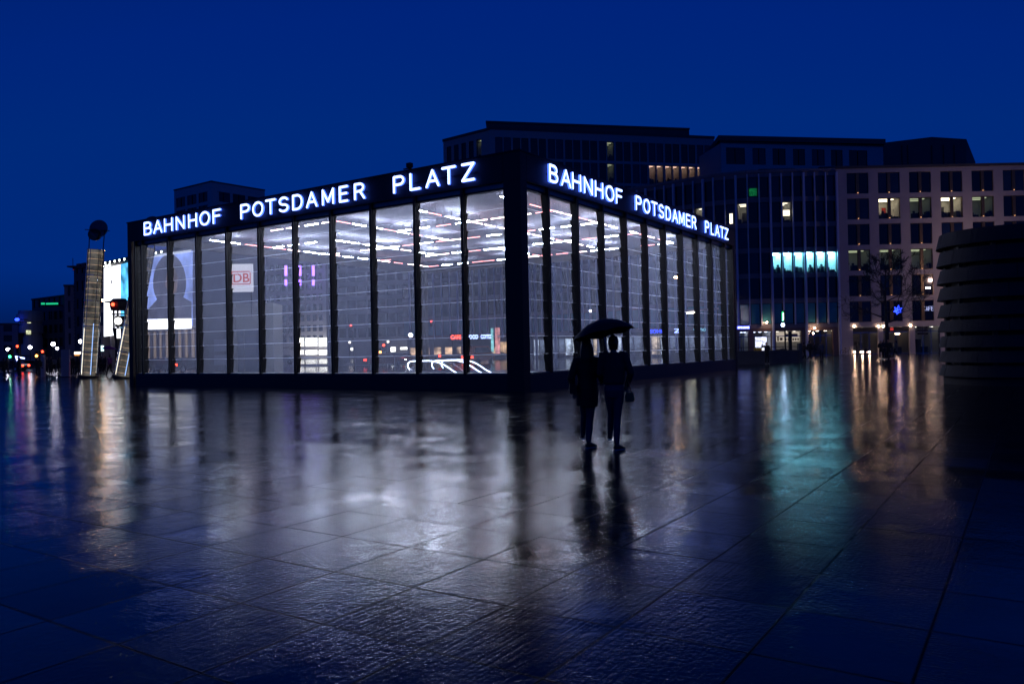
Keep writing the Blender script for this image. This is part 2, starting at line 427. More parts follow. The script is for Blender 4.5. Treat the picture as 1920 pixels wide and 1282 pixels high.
fascia('x', [0, -LW / 2, -LW], True); fascia('y', [0, LD / 2, LD], True)
r = MB()
r.box(-LW - .03, .03, -.03, .10, HT, HT + .06); r.box(-LW - .03, .03, LD - .1, LD + .03, HT, HT + .06)
r.box(-.10, .03, .10, LD - .1, HT, HT + .06); r.box(-LW - .03, -LW + .10, .10, LD - .1, HT, HT + .06)
r.build('roof_edge', M['steel'], hall)
r = MB()
r.box(-LW + .6, -.76, .16, .34, ZG + .05, ZF + .10); r.box(-.34, -.16, .45, LD - .3, ZG + .05, ZF + .10)
r.build('soffit_strip', M['soffit'], hall)
r = MB(); r.box(-LW + .6, -.76, .18, .40, ZG - .02, ZG + .045); r.box(-.40, -.18, .45, LD - .3, ZG - .02, ZG + .045)
r.build('head_rail', M['steel'], hall)
# plinth
r = MB()
r.box(-LW + .58, -.78, .03, .55, 0, ZP); r.build('plinth', M['plinth'], hall)
r = MB(); r.box(-.55, -.03, .47, LD - .3, 0, ZP + .02); r.build('plinth', M['plinth'], hall)
r = MB(); r.box(-LW + .58, -.78, .10, .50, ZP + .004, ZP + .05); r.box(-.50, -.10, .47, LD - .3, ZP + .024, ZP + .06)
r.build('sill_rail', M['soffit'], hall)
# corner columns
def column(x0, x1, y0, y1, seams=True):
    q = MB(); q.box(x0, x1, y0, y1, 0, ZF - .006)
    q.box(x0 - .012, x1 + .012, y0 - .012, y1 + .012, 0, .04)
    q.build('corner_column', M['fascia'], hall)
column(-.76, -.002, .002, .45)
column(-LW + .002, -LW + .34, .002, .5)
column(-.34, -.002, LD - .32, LD - .002)
column(-LW + .002, -LW + .4, LD - .4, LD - .002)
# mullions: outer bar, deep web with one tooth and brace per pane
ROWS = 10
RH = (ZG - ZP - .06) / ROWS
def mullion_mesh():
    q = MB()
    q.box(-.055, .055, .02, .12, ZP, ZF)
    q.box(-.075, .075, .12, .135, ZP, ZF)
    for k in range(ROWS):
        z0 = ZP + .06 + k * RH
        # toothed web, wider at the foot of each pane
        pts = [(.135, z0), (.33, z0), (.40, z0 + RH * .96), (.135, z0 + RH * .96)]
        vs = [(-.012, p[0], p[1]) for p in pts] + [(.012, p[0], p[1]) for p in pts]
        q._add(vs, [(0, 3, 2, 1), (4, 5, 6, 7), (0, 1, 5, 4), (1, 2, 6, 5), (2, 3, 7, 6), (3, 0, 4, 7)])
        q.loft([(.03, .14, z0 + .02), (.03, .38, z0 + RH * .93)], .014, 5)
        q.loft([(-.03, .14, z0 + .02), (-.03, .38, z0 + RH * .93)], .014, 5)
        q.box(-.05, .05, .14, .415, z0 + RH * .955, z0 + RH * .99)
    return q.mesh('mullion', M['steel'])
mm = mullion_mesh()
for x in LM: link(mm, 'mullion', hall, Matrix.Translation((x, 0, 0)))
link(mm, 'mullion', hall, Matrix.Translation((-LW + .62, 0, 0)))
ROT = Matrix.Rotation(R(90), 4, 'Z')
for y in RM: link(mm, 'mullion', hall, Matrix.Translation((0, y, 0)) @ ROT)
link(mm, 'mullion', hall, Matrix.Translation((0, LD - .45, 0)) @ ROT)
# shingled panes, one panel of ten sheets per bay
def glass_panel(w, mtx):
    q = MB()
    for k in range(ROWS):
        z0 = ZP + .06 + k * RH
        ya, yb = .34, .405
        q.mi = 0
        q.quad((.03, ya, z0), (w - .03, ya, z0), (w - .03, yb, z0 + RH * 1.01), (.03, yb, z0 + RH * 1.01))
        q.mi = 1
        q.quad((.03, ya - .003, z0 - .008), (w - .03, ya - .003, z0 - .008), (w - .03, ya - .003, z0 + .010), (.03, ya - .003, z0 + .010))
    q.build('glass_panel', [M['glass'], M['edge']], hall, mtx)
xs = [-LW + .62] + sorted(LM) + [-.76]
for a, b_ in zip(xs[:-1], xs[1:]): glass_panel(b_ - a, Matrix.Translation((a, 0, 0)))
ys = [.45] + RM + [LD - .45]
for a, b_ in zip(ys[:-1], ys[1:]): glass_panel(b_ - a, Matrix.Translation((0, a, 0)) @ ROT)
# ceiling tubes on a square lattice
rnd = random.Random(11)
XL = [-2.55, -7.25, -12.1, -16.85, -21.9]; YL = [2.4, 6.75, 11.2, 16.0, 21.2]
tubes = []
def edge_tubes(a, b_):
    if rnd.random() < .17: return
    a, b_ = Vector(a), Vector(b_); L = (b_ - a).length; d = (b_ - a) / L
    t = (L - 4 * 0.91 - 0.1) / 3
    for k in range(4):
        s0 = .05 + k * (.91 + t) + (0.0 if k in (0, 3) else (0.06 if k == 2 else -0.06))
        tubes.append((a + d * s0, a + d * (s0 + .91)))
for i, x in enumerate(XL):
    for j in range(4): edge_tubes((x, YL[j], 7.90), (x, YL[j + 1], 7.90))
for j, y in enumerate(YL):
    for i in range(4): edge_tubes((XL[i], y, 7.90), (XL[i + 1], y, 7.90))
tubes = [t for t in tubes if rnd.random() > .05]
tubes.sort(key=lambda t: ((STN @ t[0]) - Vector((0, 0, 1.5))).length)
rest = MB()
for i, (a, b_) in enumerate(tubes):
    q = MB() if i < 98 else rest
    u = rnd.random()
    k, rr = ('tube', .022) if u < .55 else (('tube_dim', .019) if u < .78 else ('tube_pink', .019))
    q.mi = ('tube', 'tube_dim', 'tube_pink').index(k)
    q.loft([a, b_], rr, 6)
    q.mi = 3; mid = (a + b_) / 2; q.box(mid.x - .004, mid.x + .004, mid.y - .004, mid.y + .004, mid.z + .02, 8.3)
    if i < 98: q.build('ceiling_tube', [M['tube'], M['tube_dim'], M['tube_pink'], M['steel']], hall)
tag(rest.build('ceiling_tube', [M['tube'], M['tube_dim'], M['tube_pink'], M['steel']], hall), kind='stuff')
# floor of the hall
r = MB(); r.box(-LW + .4, -.56, .56, LD - .4, 0, .012, 'd'); r.build('hall_floor', M['hall_floor'], hall)

# escalators going down to the platforms
M['rail_light'] = emit('lit_handrail', (0.62, 0.74, 1.0), 9)
M['balus'] = clear_glass('balustrade_glass', (0.7, 0.8, 0.9))
def escalator(px, D, label, rails):
    o = thing('escalator', label, 'escalator', group='escalators inside the glass hall')
    p = at(px, 676, D); o.matrix_world = Matrix.Translation((p.x, p.y, 0.012)) @ Matrix.Rotation(R(-12), 4, 'Z')
    for s in rails:
        sx = 1.22 * s
        q = MB(); path = [(0, s, .45), (-.12, s, .62), (-.12, s, .80), (0, s, .93), (.25, s, .97), (1.2, s, .97)]
        for t in range(1, 7):
            f = t / 6; path.append((1.2 + 1.5 * f, s, .97 - .50 * f * f * 1.2))
        path.append((3.3, s, .02))
        path = [(a_ + sx, b_, c_) for a_, b_, c_ in path]; q.loft(path, .032, 6, (0, 1, 0)); q.build('handrail', M['rail_light'], o)
        q = MB(); q.quad((sx, s, .02), (3.1 + sx, s, .02), (2.7 + sx, s, .34), (1.2 + sx, s, .9), (sx, s, .9)); q.build('balustrade', M['balus'], o)
    q = MB(); q.box(.1, 3.2, .1, .85, 0, .02)
    for k in range(12): q.box(.12 + .25 * k, .14 + .25 * k, .12, .83, .02, .032)
    q.build('comb_plate', M['chrome'], o)
    return o
escalator(768, 48.0, 'left escalator inside the hall with two glowing white handrails', (0, 1.0))
escalator(831, 50.0, 'right escalator inside the hall with a single lit handrail', (0,))

# lift block with the railway sign over it
lift = thing('lift_house', 'grey concrete lift house behind the left bays of the hall', 'lift shaft')
p = at(512, 568, 47.5)
lift.matrix_world = Matrix.Translation((p.x, p.y, 0)) @ Matrix.Rotation(R(4), 4, 'Z')
M['liftwall'] = mat('lift_concrete', (0.15, 0.15, 0.14), 0.6, 0, 0.1, 1.2)
q = MB(); HZ = p.z
q.box(-3.55, -2.75, 0, .25, 0, HZ); q.box(-.85, 0, 0, .25, 0, HZ); q.box(-2.75, -.85, .003, .25, HZ - 1.6, HZ)
q.box(-3.55, 0, 2.2, 2.45, 0, HZ); q.box(-.25, -.003, .25, 2.2, 0, HZ - .003); q.box(-3.547, -3.3, .25, 2.2, 0, HZ - .003)
q.box(-3.55, 0, .25, 2.2, HZ - .004, HZ + .02)
q.build('wall', M['liftwall'], lift)
q = MB(); q.box(-2.75, -.85, .14, .17, .05, HZ - 1.6); q.build('glass_door', M['pane_blue'], lift)
q = MB()
for k in range(4): q.box(-2.76, -.84, .10, .16, .5 + .72 * k, .56 + .72 * k)
for k in range(3): q.box(-2.75 + .93 * k, -2.70 + .93 * k, .08, .14, .05, HZ - 1.6)
q.build('door_frame', M['steel'], lift)
p2 = at(400, 568, 46.0)
blk = thing('ticket_kiosk', 'dark grey kiosk block left of the lift house inside the hall', 'kiosk')
blk.matrix_world = Matrix.Translation((p2.x, p2.y, 0)) @ Matrix.Rotation(R(4), 4, 'Z')
q = MB(); q.box(-.9, .95, 0, 2.2, 0, p2.z + .05); q.build('body', M['concrete_dark'], blk)
q = MB(); q.box(.0, .7, -.02, 0.002, 1.0, 1.6); q.box(.0, .7, -.02, .002, 1.8, 2.5); q.build('notice_panel', M['soffit'], blk)
sg = thing('railway_sign', 'white square sign with red framed DB letters above the lift house', 'sign')
p3 = at(452, 521, 46.2); sg.matrix_world = Matrix.Translation(p3) @ Matrix.Rotation(R(3), 4, 'Z')
M['signwhite'] = emit('sign_white', (0.76, 0.74, 0.84), 0.9)
M['signred'] = emit('sign_red', (0.80, 0.06, 0.05), 0.6)
q = MB(); q.box(-.68, .68, 0, .12, -.82, .82); q.build('panel', M['signwhite'], sg)
q = MB(); a, b_, t = .56, .40, .06
for z0, z1, x0, x1 in ((-b_, -b_ + t, -a + .06, a - .06), (b_ - t, b_, -a + .06, a - .06)): q.box(x0, x1, -.02, -.003, z0, z1)
for x0, x1 in ((-a, -a + t), (a - t, a)): q.box(x0, x1, -.02, -.003, -b_ + .06, b_ - .06)
for sx in (-1, 1):
    for sz in (-1, 1): q.prism([(sx * (a - .06 + .0), sz * b_), (sx * (a), sz * (b_ - .06)), (sx * (a - t), sz * (b_ - .06)), (sx * (a - .06), sz * (b_ - t))][::(1 if sx * sz < 0 else -1)], -.02, -.003)
q.build('border', M['signred'], sg)
link(text_mesh('DB', .74, 'lettering', M['signred'], .008, .012), 'lettering', sg, Matrix.Translation((0, -.012, -.25)))
q = MB(); q.box(-.60, -.54, .03, .09, -2.3, -.82); q.box(.54, .60, .03, .09, -2.3, -.82); q.build('post', M['steel'], sg)

# sign letters drawn as rounded strokes, unit height
def arc(cx, cz, rx, rz, a0, a1, n=8):
    return [(cx + rx * math.cos(R(a0 + (a1 - a0) * i / n)), cz + rz * math.sin(R(a0 + (a1 - a0) * i / n))) for i in range(n + 1)]
GL = {
 'B': [[(0,0),(0,1)], [(0,1),(.5,1)] + arc(.5,.765,.36,.235,90,-90)[1:] + [(0,.53)], [(.5,.53)] + arc(.55,.265,.40,.265,90,-90)[1:] + [(0,0)]],
 'A': [[(0,0),(.5,1),(1,0)], [(.2,.33),(.8,.33)]],
 'H': [[(0,0),(0,1)], [(1,0),(1,1)], [(0,.52),(1,.52)]],
 'N': [[(0,0),(0,1),(1,0),(1,1)]],
 'O': [arc(.5,.5,.5,.5,0,360,20)],
 'F': [[(0,0),(0,1),(.95,1)], [(0,.54),(.85,.54)]],
 'P': [[(0,0),(0,1),(.55,1)] + arc(.55,.74,.40,.26,90,-90)[1:] + [(0,.48)]],
 'T': [[(.5,0),(.5,1)], [(0,1),(1,1)]],
 'S': [arc(.5,.745,.44,.255,25,270,12) + arc(.5,.245,.46,.245,90,-155,12)[1:]],
 'D': [[(0,0),(0,1),(.45,1)] + arc(.45,.5,.52,.5,90,-90,12)[1:] + [(0,0)]],
 'M': [[(0,0),(0,1),(.5,.15),(1,1),(1,0)]],
 'E': [[(.95,1),(0,1),(0,0),(.98,0)], [(0,.53),(.88,.53)]],
 'R': [[(0,0),(0,1),(.52,1)] + arc(.52,.75,.40,.25,90,-90)[1:] + [(0,.50)], [(.55,.50),(1,0)]],
 'L': [[(0,1),(0,0),(.95,0)]],
 'Z': [[(0,1),(1,1),(0,0),(1,0)]],
}
def letter_mesh(ch, w, h=.62, sw=.048):
    q = MB(); iw = w - 2 * sw
    for st in GL[ch]:
        pts = [(sw + p[0] * iw, p[1] * h) for p in st]
        cl = pts[0] == pts[-1] or (abs(pts[0][0] - pts[-1][0]) + abs(pts[0][1] - pts[-1][1])) < 1e-4
        for a, b_ in zip(pts[:-1], pts[1:]):
            dx, dz = b_[0] - a[0], b_[1] - a[1]; L = math.hypot(dx, dz)
            if L < 1e-6: continue
            ux, uz = dx / L, dz / L; ang = math.atan2(uz, ux)
            out = []
            for k in range(7): t = ang - math.pi / 2 + math.pi * k / 6; out.append((b_[0] + sw * math.cos(t), b_[1] + sw * math.sin(t)))
            for k in range(7): t = ang + math.pi / 2 + math.pi * k / 6; out.append((a[0] + sw * math.cos(t), a[1] + sw * math.sin(t)))
            j = (len(q.f) % 5) * .0011
            n0 = len(q.f); q.mi = 0
            q.prism(out, -.135 - j, -.055)
            q.m[n0 + 1:] = [1] * (len(q.f) - n0 - 1)
    return q.mesh('letter', [M['letter'], M['letter_side']])
TXT = 'BAHNHOFPOTSDAMERPLATZ'
LC = [(-23.61,.74),(-22.71,.79),(-21.77,.73),(-20.74,.73),(-19.70,.71),(-18.70,.82),(-17.72,.66),(-15.56,.71),(-14.64,.78),(-13.74,.72),(-12.84,.71),(-11.90,.70),(-10.98,.72),(-9.95,.74),(-8.99,.56),(-8.05,.63),(-5.82,.64),(-4.95,.59),(-4.06,.70),(-3.24,.71),(-2.30,.64)]
RC = [(2.26,.70),(3.23,.79),(4.12,.75),(5.14,.77),(6.14,.76),(7.18,.84),(8.15,.68),(10.27,.68),(11.21,.78),(12.15,.74),(13.02,.68),(13.94,.70),(14.86,.76),(15.80,.74),(16.77,.64),(17.66,.68),(19.79,.64),(20.68,.56),(21.54,.78),(22.42,.72),(23.22,.70)]
for nm, lab, cs, mt in (('l', 'white glowing BAHNHOF POTSDAMER PLATZ lettering on the longer left fascia', LC, Matrix.Identity(4)),
                        ('r', 'white glowing BAHNHOF POTSDAMER PLATZ lettering on the right hand fascia', RC, ROT)):
    s = thing('station_name_sign', lab, 'sign', group='lit station name signs'); s.matrix_world = STN @ mt
    q = MB()
    for seg in ((0, 7), (7, 16), (16, 21)):
        a, b_ = cs[seg[0]], cs[seg[1] - 1]; q.box(a[0] - a[1] / 2, b_[0] + b_[1] / 2, -.03, -.004, 8.36, 8.41)
    q.build('mounting_rail', M['steel'], s)
    for ch, (c, w) in zip(TXT, cs):
        link(letter_mesh(ch, w), 'letter', s, Matrix.Translation((c - w / 2, 0, 8.11)))
# floodlight on the roof edge
fl = thing('roof_floodlight', 'small black floodlight on the hall roof edge above PLATZ', 'floodlight'); fl.matrix_world = STN @ Matrix.Translation((-5.4, .05, HT + .06))
q = MB(); q.box(-.05, .05, 0, .1, 0, .10); q.box(-.35, .02, .02, .09, .06, .10); q.build('bracket', M['black'], fl)
q = MB(); q.box(-.12, .10, -.06, .12, .10, .28); q.build('lamp_head', M['black'], fl)

# ------------------------------------------------------------------ buildings
def frame_of(P, Q):
    P, Q = Vector((P[0], P[1], 0)), Vector((Q[0], Q[1], 0)); g_ = (Q - P); L = g_.length; g_ /= L
    n_ = Vector((-g_.y, g_.x, 0))
    mm_ = Matrix((g_, n_, Vector((0, 0, 1)))).transposed().to_4x4(); mm_.translation = P
    return mm_, L
_wc = {}
PANES = {'dark': 'pane', 'blue': 'pane_blue', 'teal': 'pane_teal'}
LAMPS = {'cyan': 'lamp_cyan', 'warm': 'lamp_warm', 'yellow': 'lamp_yellow', 'dim': 'lamp_dim', 'shop': 'lamp_shop', 'cool': 'lamp_shop_cool', 'pink': 'lamp_pink'}
def window_mesh(w, h, kind, frame='frame', mull=0.0, transom=0.0, seed=0):
    """window standing at x 0..w, z 0..h, recessed behind y=0; a lit one opens on a furnished room"""
    key = (round(w, 2), round(h, 2), kind, frame, mull, transom, seed)
    if key in _wc: return _wc[key]
    q = MB(); t = .07; rr = random.Random(seed * 7 + 3)
    q.box(0, t, .10, .20, 0, h); q.box(w - t, w, .10, .20, 0, h)
    q.box(t, w - t, .10, .20, 0, t); q.box(t, w - t, .10, .20, h - t, h)
    if mull: q.box(w / 2 - mull / 2, w / 2 + mull / 2, .02, .20, t, h - t)
    if transom:
        for a, b_ in (((t, w / 2 - mull / 2), (w / 2 + mull / 2, w - t)) if mull else ((t, w - t),)): q.box(a, b_, .11, .19, h * transom - .03, h * transom + .03)
    q.mi = 1
    q.quad((t, .15, t), (w - t, .15, t), (w - t, .15, h - t), (t, .15, h - t))
    mats = [M[frame]]
    if kind in PANES: mats.append(M[PANES[kind]])
    else:
        mats += [M['pane_clear'], M['roomwall'], M[LAMPS[kind]], M['furniture']]
        q.mi = 2; d = 3.4
        q.quad((0, .21, 0), (w, .21, 0), (w, d, 0), (0, d, 0)); q.quad((0, .21, h), (0, d, h), (w, d, h), (w, .21, h))
        q.quad((0, d, 0), (w, d, 0), (w, d, h), (0, d, h)); q.quad((0, .21, 0), (0, d, 0), (0, d, h), (0, .21, h))
        q.quad((w, .21, 0), (w, .21, h), (w, d, h), (w, d, 0))
        q.mi = 3
        for k in range(2): q.box(.15 * w, .85 * w, .9 + 1.3 * k, 1.2 + 1.3 * k, h - .10, h - .05)
        q.mi = 4
        x = .05
        while x < w - .3:
            ww = rr.uniform(.25, .8); hh = h * rr.uniform(.12, .34)
            if rr.random() < .9: q.box(x, min(x + ww, w - .05), .5, 1.1, 0, hh); q.box(x + ww * .3, x + ww * .34, .6, .64, hh, hh + .25)
            if rr.random() < .4: q.box(x + .05, min(x + .35, w - .02), .7, .8, hh + .05, hh + .32)
            x += ww + .1
        if rr.random() < .6: a = rr.uniform(.2, .6) * w; q.box(a, a + .5, d - .1, d - .03, 0, h * .7)
    me = q.mesh('window', mats); _wc[key] = me; return me
def facade(root, P, Q, rows, cols, top, wall, kindf, depth=12, frame='frame', mull=0.0, transom=0.0, stuff_after=None, z0=0, body=True, parapet=0.35, wname='wall'):
    """one flat front: rows = [(z, h)], cols = [(x, w)] openings cut in a wall, windows set into them"""
    mx, L = frame_of(P, Q)
    q = MB(); xs = sorted(cols); prev = 0.0
    for x, w in xs:
        q.box(prev, x, 0, .45, z0, top); prev = x + w
    q.box(prev, L, 0, .45, z0, top)
    for x, w in xs:
        zp = z0
        for z, h in sorted(rows): q.box(x, x + w, .006, .45, zp, z); zp = z + h
        q.box(x, x + w, .006, .45, zp, top)
    q.build(wname, wall, root, mx)
    if body:
        q = MB(); q.box(0.01, L - .01, 4.2, depth, z0, top - .01); q.box(0.01, .3, .45, 4.2, z0, top - .01); q.box(L - .3, L - .01, .45, 4.2, z0, top - .01)
        q.box(.3, L - .3, .45, 4.2, top - .3, top - .01); q.box(.3, L - .3, .45, 4.2, z0, z0 + .2)
        q.build('body', wall, root, mx)
        q = MB(); q.box(-.12, L + .12, -.12, .5, top, top + parapet); q.box(0, L, .5, depth, top, top + .12); q.build('roof', M['concrete_dark'], root, mx)
    i = 0
    for r_, (z, h) in enumerate(rows):
        for c_, (x, w) in enumerate(xs):
            k = kindf(r_, c_)
            link(window_mesh(w, h, k, frame, mull, transom, (r_ * 5 + c_) % 4 if k in LAMPS else 0), 'window', root, mx @ Matrix.Translation((x, 0, z)))
    return mx, L

# --- stone office block on the right (frontal grid of paired windows)
DE = 105.0
XE = xat(1575.5, DE)
eb = thing('office_building', 'pale stone office block with a grid of paired windows over lit shops', 'building', (XE, DE, 0))
rows = [(4.33 + 3.44 * k, 2.80) for k in range(6)]
cols = [(xat(1595, DE) - XE + 4.19 * k, 2.92) for k in range(7)]
lit = {(4, 1): 'warm', (4, 2): 'dim', (4, 3): 'warm', (2, 0): 'dim', (2, 1): 'dim', (2, 2): 'dim', (4, 4): 'dim'}
def kE(r_, c_): return lit.get((r_, c_), 'blue' if (r_ * 3 + c_) % 4 == 0 else 'dark')
_sv = {o for o in bpy.data.objects}
facade(eb, (XE, DE), (XE + 33, DE), rows, cols, 24.9, M['stone'], kE, frame='bronze', mull=.42, z0=4.15, body=True)
for o in list(eb.children): o.matrix_basis = Matrix.Translation((-XE, -DE, 0)) @ o.matrix_basis
# small uplights at the foot of each central mullion
up = MB(); up.box(-.06, .06, -.05, -.02, 0, .03); M['uplight'] = emit('window_uplight', (1.0, .50, .22), 3.5)
upm = up.mesh('uplight', M['uplight'])
for (z, h) in rows[1:]:
    for (x, w) in cols[:6]: link(upm, 'uplight', eb, Matrix.Translation((x + w / 2, 0, z + .09)))
# ground floor: pillars, beam, three shop fronts
q = MB(); bays = []
zt = 3.62
px_b = [(1600, 1647.5), (1657, 1706), (1716.5, 1764), (1774, 1822), (1832, 1880), (1890, 1940)]
prev = 0.0
for a, b_ in px_b:
    xa, xb = xat(a, DE) - XE, xat(b_, DE) - XE
    q.box(prev, xa, 0, .6, 0, 4.15); q.box(xa, xb, .006, .6, zt, 4.15); bays.append((xa, xb)); prev = xb
q.box(prev, 33, 0, .6, 0, 4.15); q.box(0, 33, 5.2, 5.5, 0, 4.15)
q.build('ground_floor_wall', M['stone'], eb)
M['mullion_shop'] = M['chrome']
def shopfront(root, xa, xb, zt, lamp, ndiv, seed, off=(0, 0), sign=None, depth=4.2, back='roomwall'):
    rr = random.Random(seed); w = xb - xa; T = Matrix.Translation((off[0], off[1], 0))
    q = MB()
    for k in range(ndiv + 1):
        x = xa + (w - .07) * k / ndiv; q.box(x, x + .07, .22, .30, .05, zt - .02)
    q.box(xa, xb, .23, .29, zt - .75, zt - .65); q.box(xa, xb, .20, .32, 0, .05)
    q.build('shop_front', M['chrome'], root, T)
    q = MB(); q.quad((xa, .26, .05), (xb, .26, .05), (xb, .26, zt), (xa, .26, zt)); q.build('shop_window', M['pane_clear'], root, T)
    q = MB(); q.quad((xa, .35, .01), (xb, .35, .01), (xb, depth, .01), (xa, depth, .01)); q.quad((xa, depth, 0), (xb, depth, 0), (xb, depth, zt), (xa, depth, zt))
    q.quad((xa, .35, zt - .01), (xa, depth, zt - .01), (xb, depth, zt - .01), (xb, .35, zt - .01))
    q.quad((xa, .35, 0), (xa, depth, 0), (xa, depth, zt), (xa, .35, zt)); q.quad((xb, .35, 0), (xb, .35, zt), (xb, depth, zt), (xb, depth, 0))
    q.mi = 1
    x = xa + .2
    while x < xb - .4:
        ww = rr.uniform(.3, .9); hh = rr.uniform(.7, 1.9)
        if rr.random() < .75: q.box(x, min(x + ww, xb - .1), rr.uniform(1.2, 2.6), 3.2, 0.02, hh)
        x += ww + rr.uniform(.1, .5)
    q.build('shop_interior', [M[back], M['furniture']], root, T)
    q = MB()
    for k in range(3): x = xa + w * (k + .5) / 3; q.box(x - .14, x + .14, 1.0, 1.28, zt - .12, zt - .05)
    q.build('shop_lamp', M[lamp], root, T)
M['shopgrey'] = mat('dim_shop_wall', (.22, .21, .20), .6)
M['lamp_low'] = emit('low_shop_light', (1.0, .74, .52), 9.0)
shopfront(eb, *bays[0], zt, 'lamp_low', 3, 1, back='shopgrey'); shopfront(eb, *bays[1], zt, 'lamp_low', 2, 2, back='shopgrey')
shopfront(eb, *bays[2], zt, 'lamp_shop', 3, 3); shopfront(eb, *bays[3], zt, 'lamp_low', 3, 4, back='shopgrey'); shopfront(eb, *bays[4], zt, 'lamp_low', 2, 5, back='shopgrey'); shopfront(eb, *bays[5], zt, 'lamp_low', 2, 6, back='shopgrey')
for (xa, xb) in bays[:2]:
    q = MB(); q.box(xa + .05, xb - .05, .12, .2, zt - .62, zt - .04); q.build('shop_fascia', M['black'], eb)
q = MB(); q.box(0, .16, 0, .10, 0, .16)
spm = q.mesh('wall_spotlight', M['spot'])
for px, py in ((1602, 613), (1647, 613), (1656.5, 613), (1707, 611), (1602, 661), (1617, 661), (1630, 661)):
    p = at(px, py, DE - .2); link(spm, 'wall_spotlight', eb, Matrix.Translation((p.x - XE, -.12, p.z)))
q = MB(); a, b_ = bays[2]
for k in range(3): q.box(a + .35, a + 1.7, -.02, .1, zt - .05 - .42 * k - .26, zt - .05 - .42 * k)
q.build('shop_sign', M['frame'], eb)
q = MB(); q.box(bays[1][0] + 1.0, bays[1][0] + 1.4, .08, .11, zt - .5, zt - .15); q.build('red_shop_sign', M['signred'], eb)
q = MB(); q.box(bays[1][0] + 1.7, bays[1][0] + 2.2, .08, .11, zt - 1.0, zt - .88); q.build('lit_shop_sign', M['spot'], eb)
# red poster in the bright warm office, blue neon star and scribble sign behind first floor panes
x5, z5 = cols[1][0], rows[4][0]
q = MB(); q.box(x5 + 1.95, x5 + 2.5, 3.2, 3.3, z5 + .5, z5 + 2.0); q.build('red_wall_poster', mat('red_poster', (.5, .05, .03), .6), eb)
def neon(root, strokes, m_, T, r=.035):
    q = MB()
    for st in strokes: q.loft(st, r, 5)
    return q.build('neon_sign', m_, root, T)
xs_, zs_ = cols[1][0] + 1.65, rows[0][0] + 1.0
star = [[(.1, 0, .3), (.35, 0, .55), (.2, 0, .9), (.5, 0, .7), (.75, 0, 1.15), (.8, 0, .7), (1.15, 0, .8), (.95, 0, .45), (1.1, 0, .15), (.75, 0, .25), (.5, 0, -.05), (.45, 0, .25), (.1, 0, .3)], [(.3, 0, .4), (.6, 0, .5), (.9, 0, .55)], [(.45, 0, .1), (.6, 0, .8)]]
neon(eb, star, M['blue'], Matrix.Translation((xs_, .05, zs_)), .05)
scr = []
xx = 0
for ch in 'CAFE':
    for st in GL[ch] if ch != 'C' else [arc(.5, .5, .5, .5, 50, 310, 12)]: scr.append([(xx + p[0] * .26, 0, p[1] * .55) for p in st])
    xx += .36
neon(eb, scr, emit('dim_white_neon', (.5, .55, 1.0), 1.3), Matrix.Translation((cols[2][0] + 1.50, .05, rows[0][0] + 1.35)), .03)
q = MB(); q.box(cols[2][0] + 1.9, cols[2][0] + 2.15, .4, .5, rows[1][0] + .9, rows[1][0] + 1.05); q.box(cols[2][0] + 2.3, cols[2][0] + 2.55, .05, .1, rows[1][0] + .9, rows[1][0] + 1.05); q.box(cols[2][0] + 1.95, cols[2][0] + 2.2, .05, .1, rows[1][0] + .9, rows[1][0] + 1.05)
q.build('pane_lamp_reflection', M['spot'], eb)  # glowing boxes imitate a lamp's reflection in this pane

# --- curved office block with vertical fins
db = thing('curved_office_building', 'long curved office block with close vertical fins and a cyan lit floor', 'building', (XE, DE, 0))
path = [Vector(p) for p in ((XE - .05, 105.0), (37, 105.0), (31.8, 105.3), (28, 107.0), (23.4, 110.6), (18.2, 114.8), (12, 120.5), (5, 128), (-1, 135.5), (-8, 139.3), (-20, 141.5))]
dbi = Matrix.Translation((-XE, -DE, 0))
PITCHD = 1.477
pts = [path[0]]; i = 0; cur = path[0].copy()
while i < len(path) - 1:
    seg = path[i + 1] - cur
    if seg.length < PITCHD: 
        need = PITCHD - seg.length; i += 1
        if i >= len(path) - 1: break
        d2 = (path[i + 1] - path[i]).normalized(); cand = path[i] + d2 * need
        cur = pts[-1] + (cand - pts[-1]).normalized() * PITCHD
    else: cur = cur + seg.normalized() * PITCHD
    pts.append(cur.copy())
NB = len(pts) - 1
rowsD = [(4.30, 2.78)] + [(7.72 + 3.40 * k, 2.75) for k in range(5)]
H_D = 25.0
bandq = [MB() for _ in range(8)]; bodyq = MB(); finm = {}
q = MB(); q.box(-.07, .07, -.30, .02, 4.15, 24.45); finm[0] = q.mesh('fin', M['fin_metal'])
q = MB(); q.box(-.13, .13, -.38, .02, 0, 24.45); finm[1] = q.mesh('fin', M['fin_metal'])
far = MB(); nwin = 0; floor_lamps = []
cy_px = {}
restq = {}
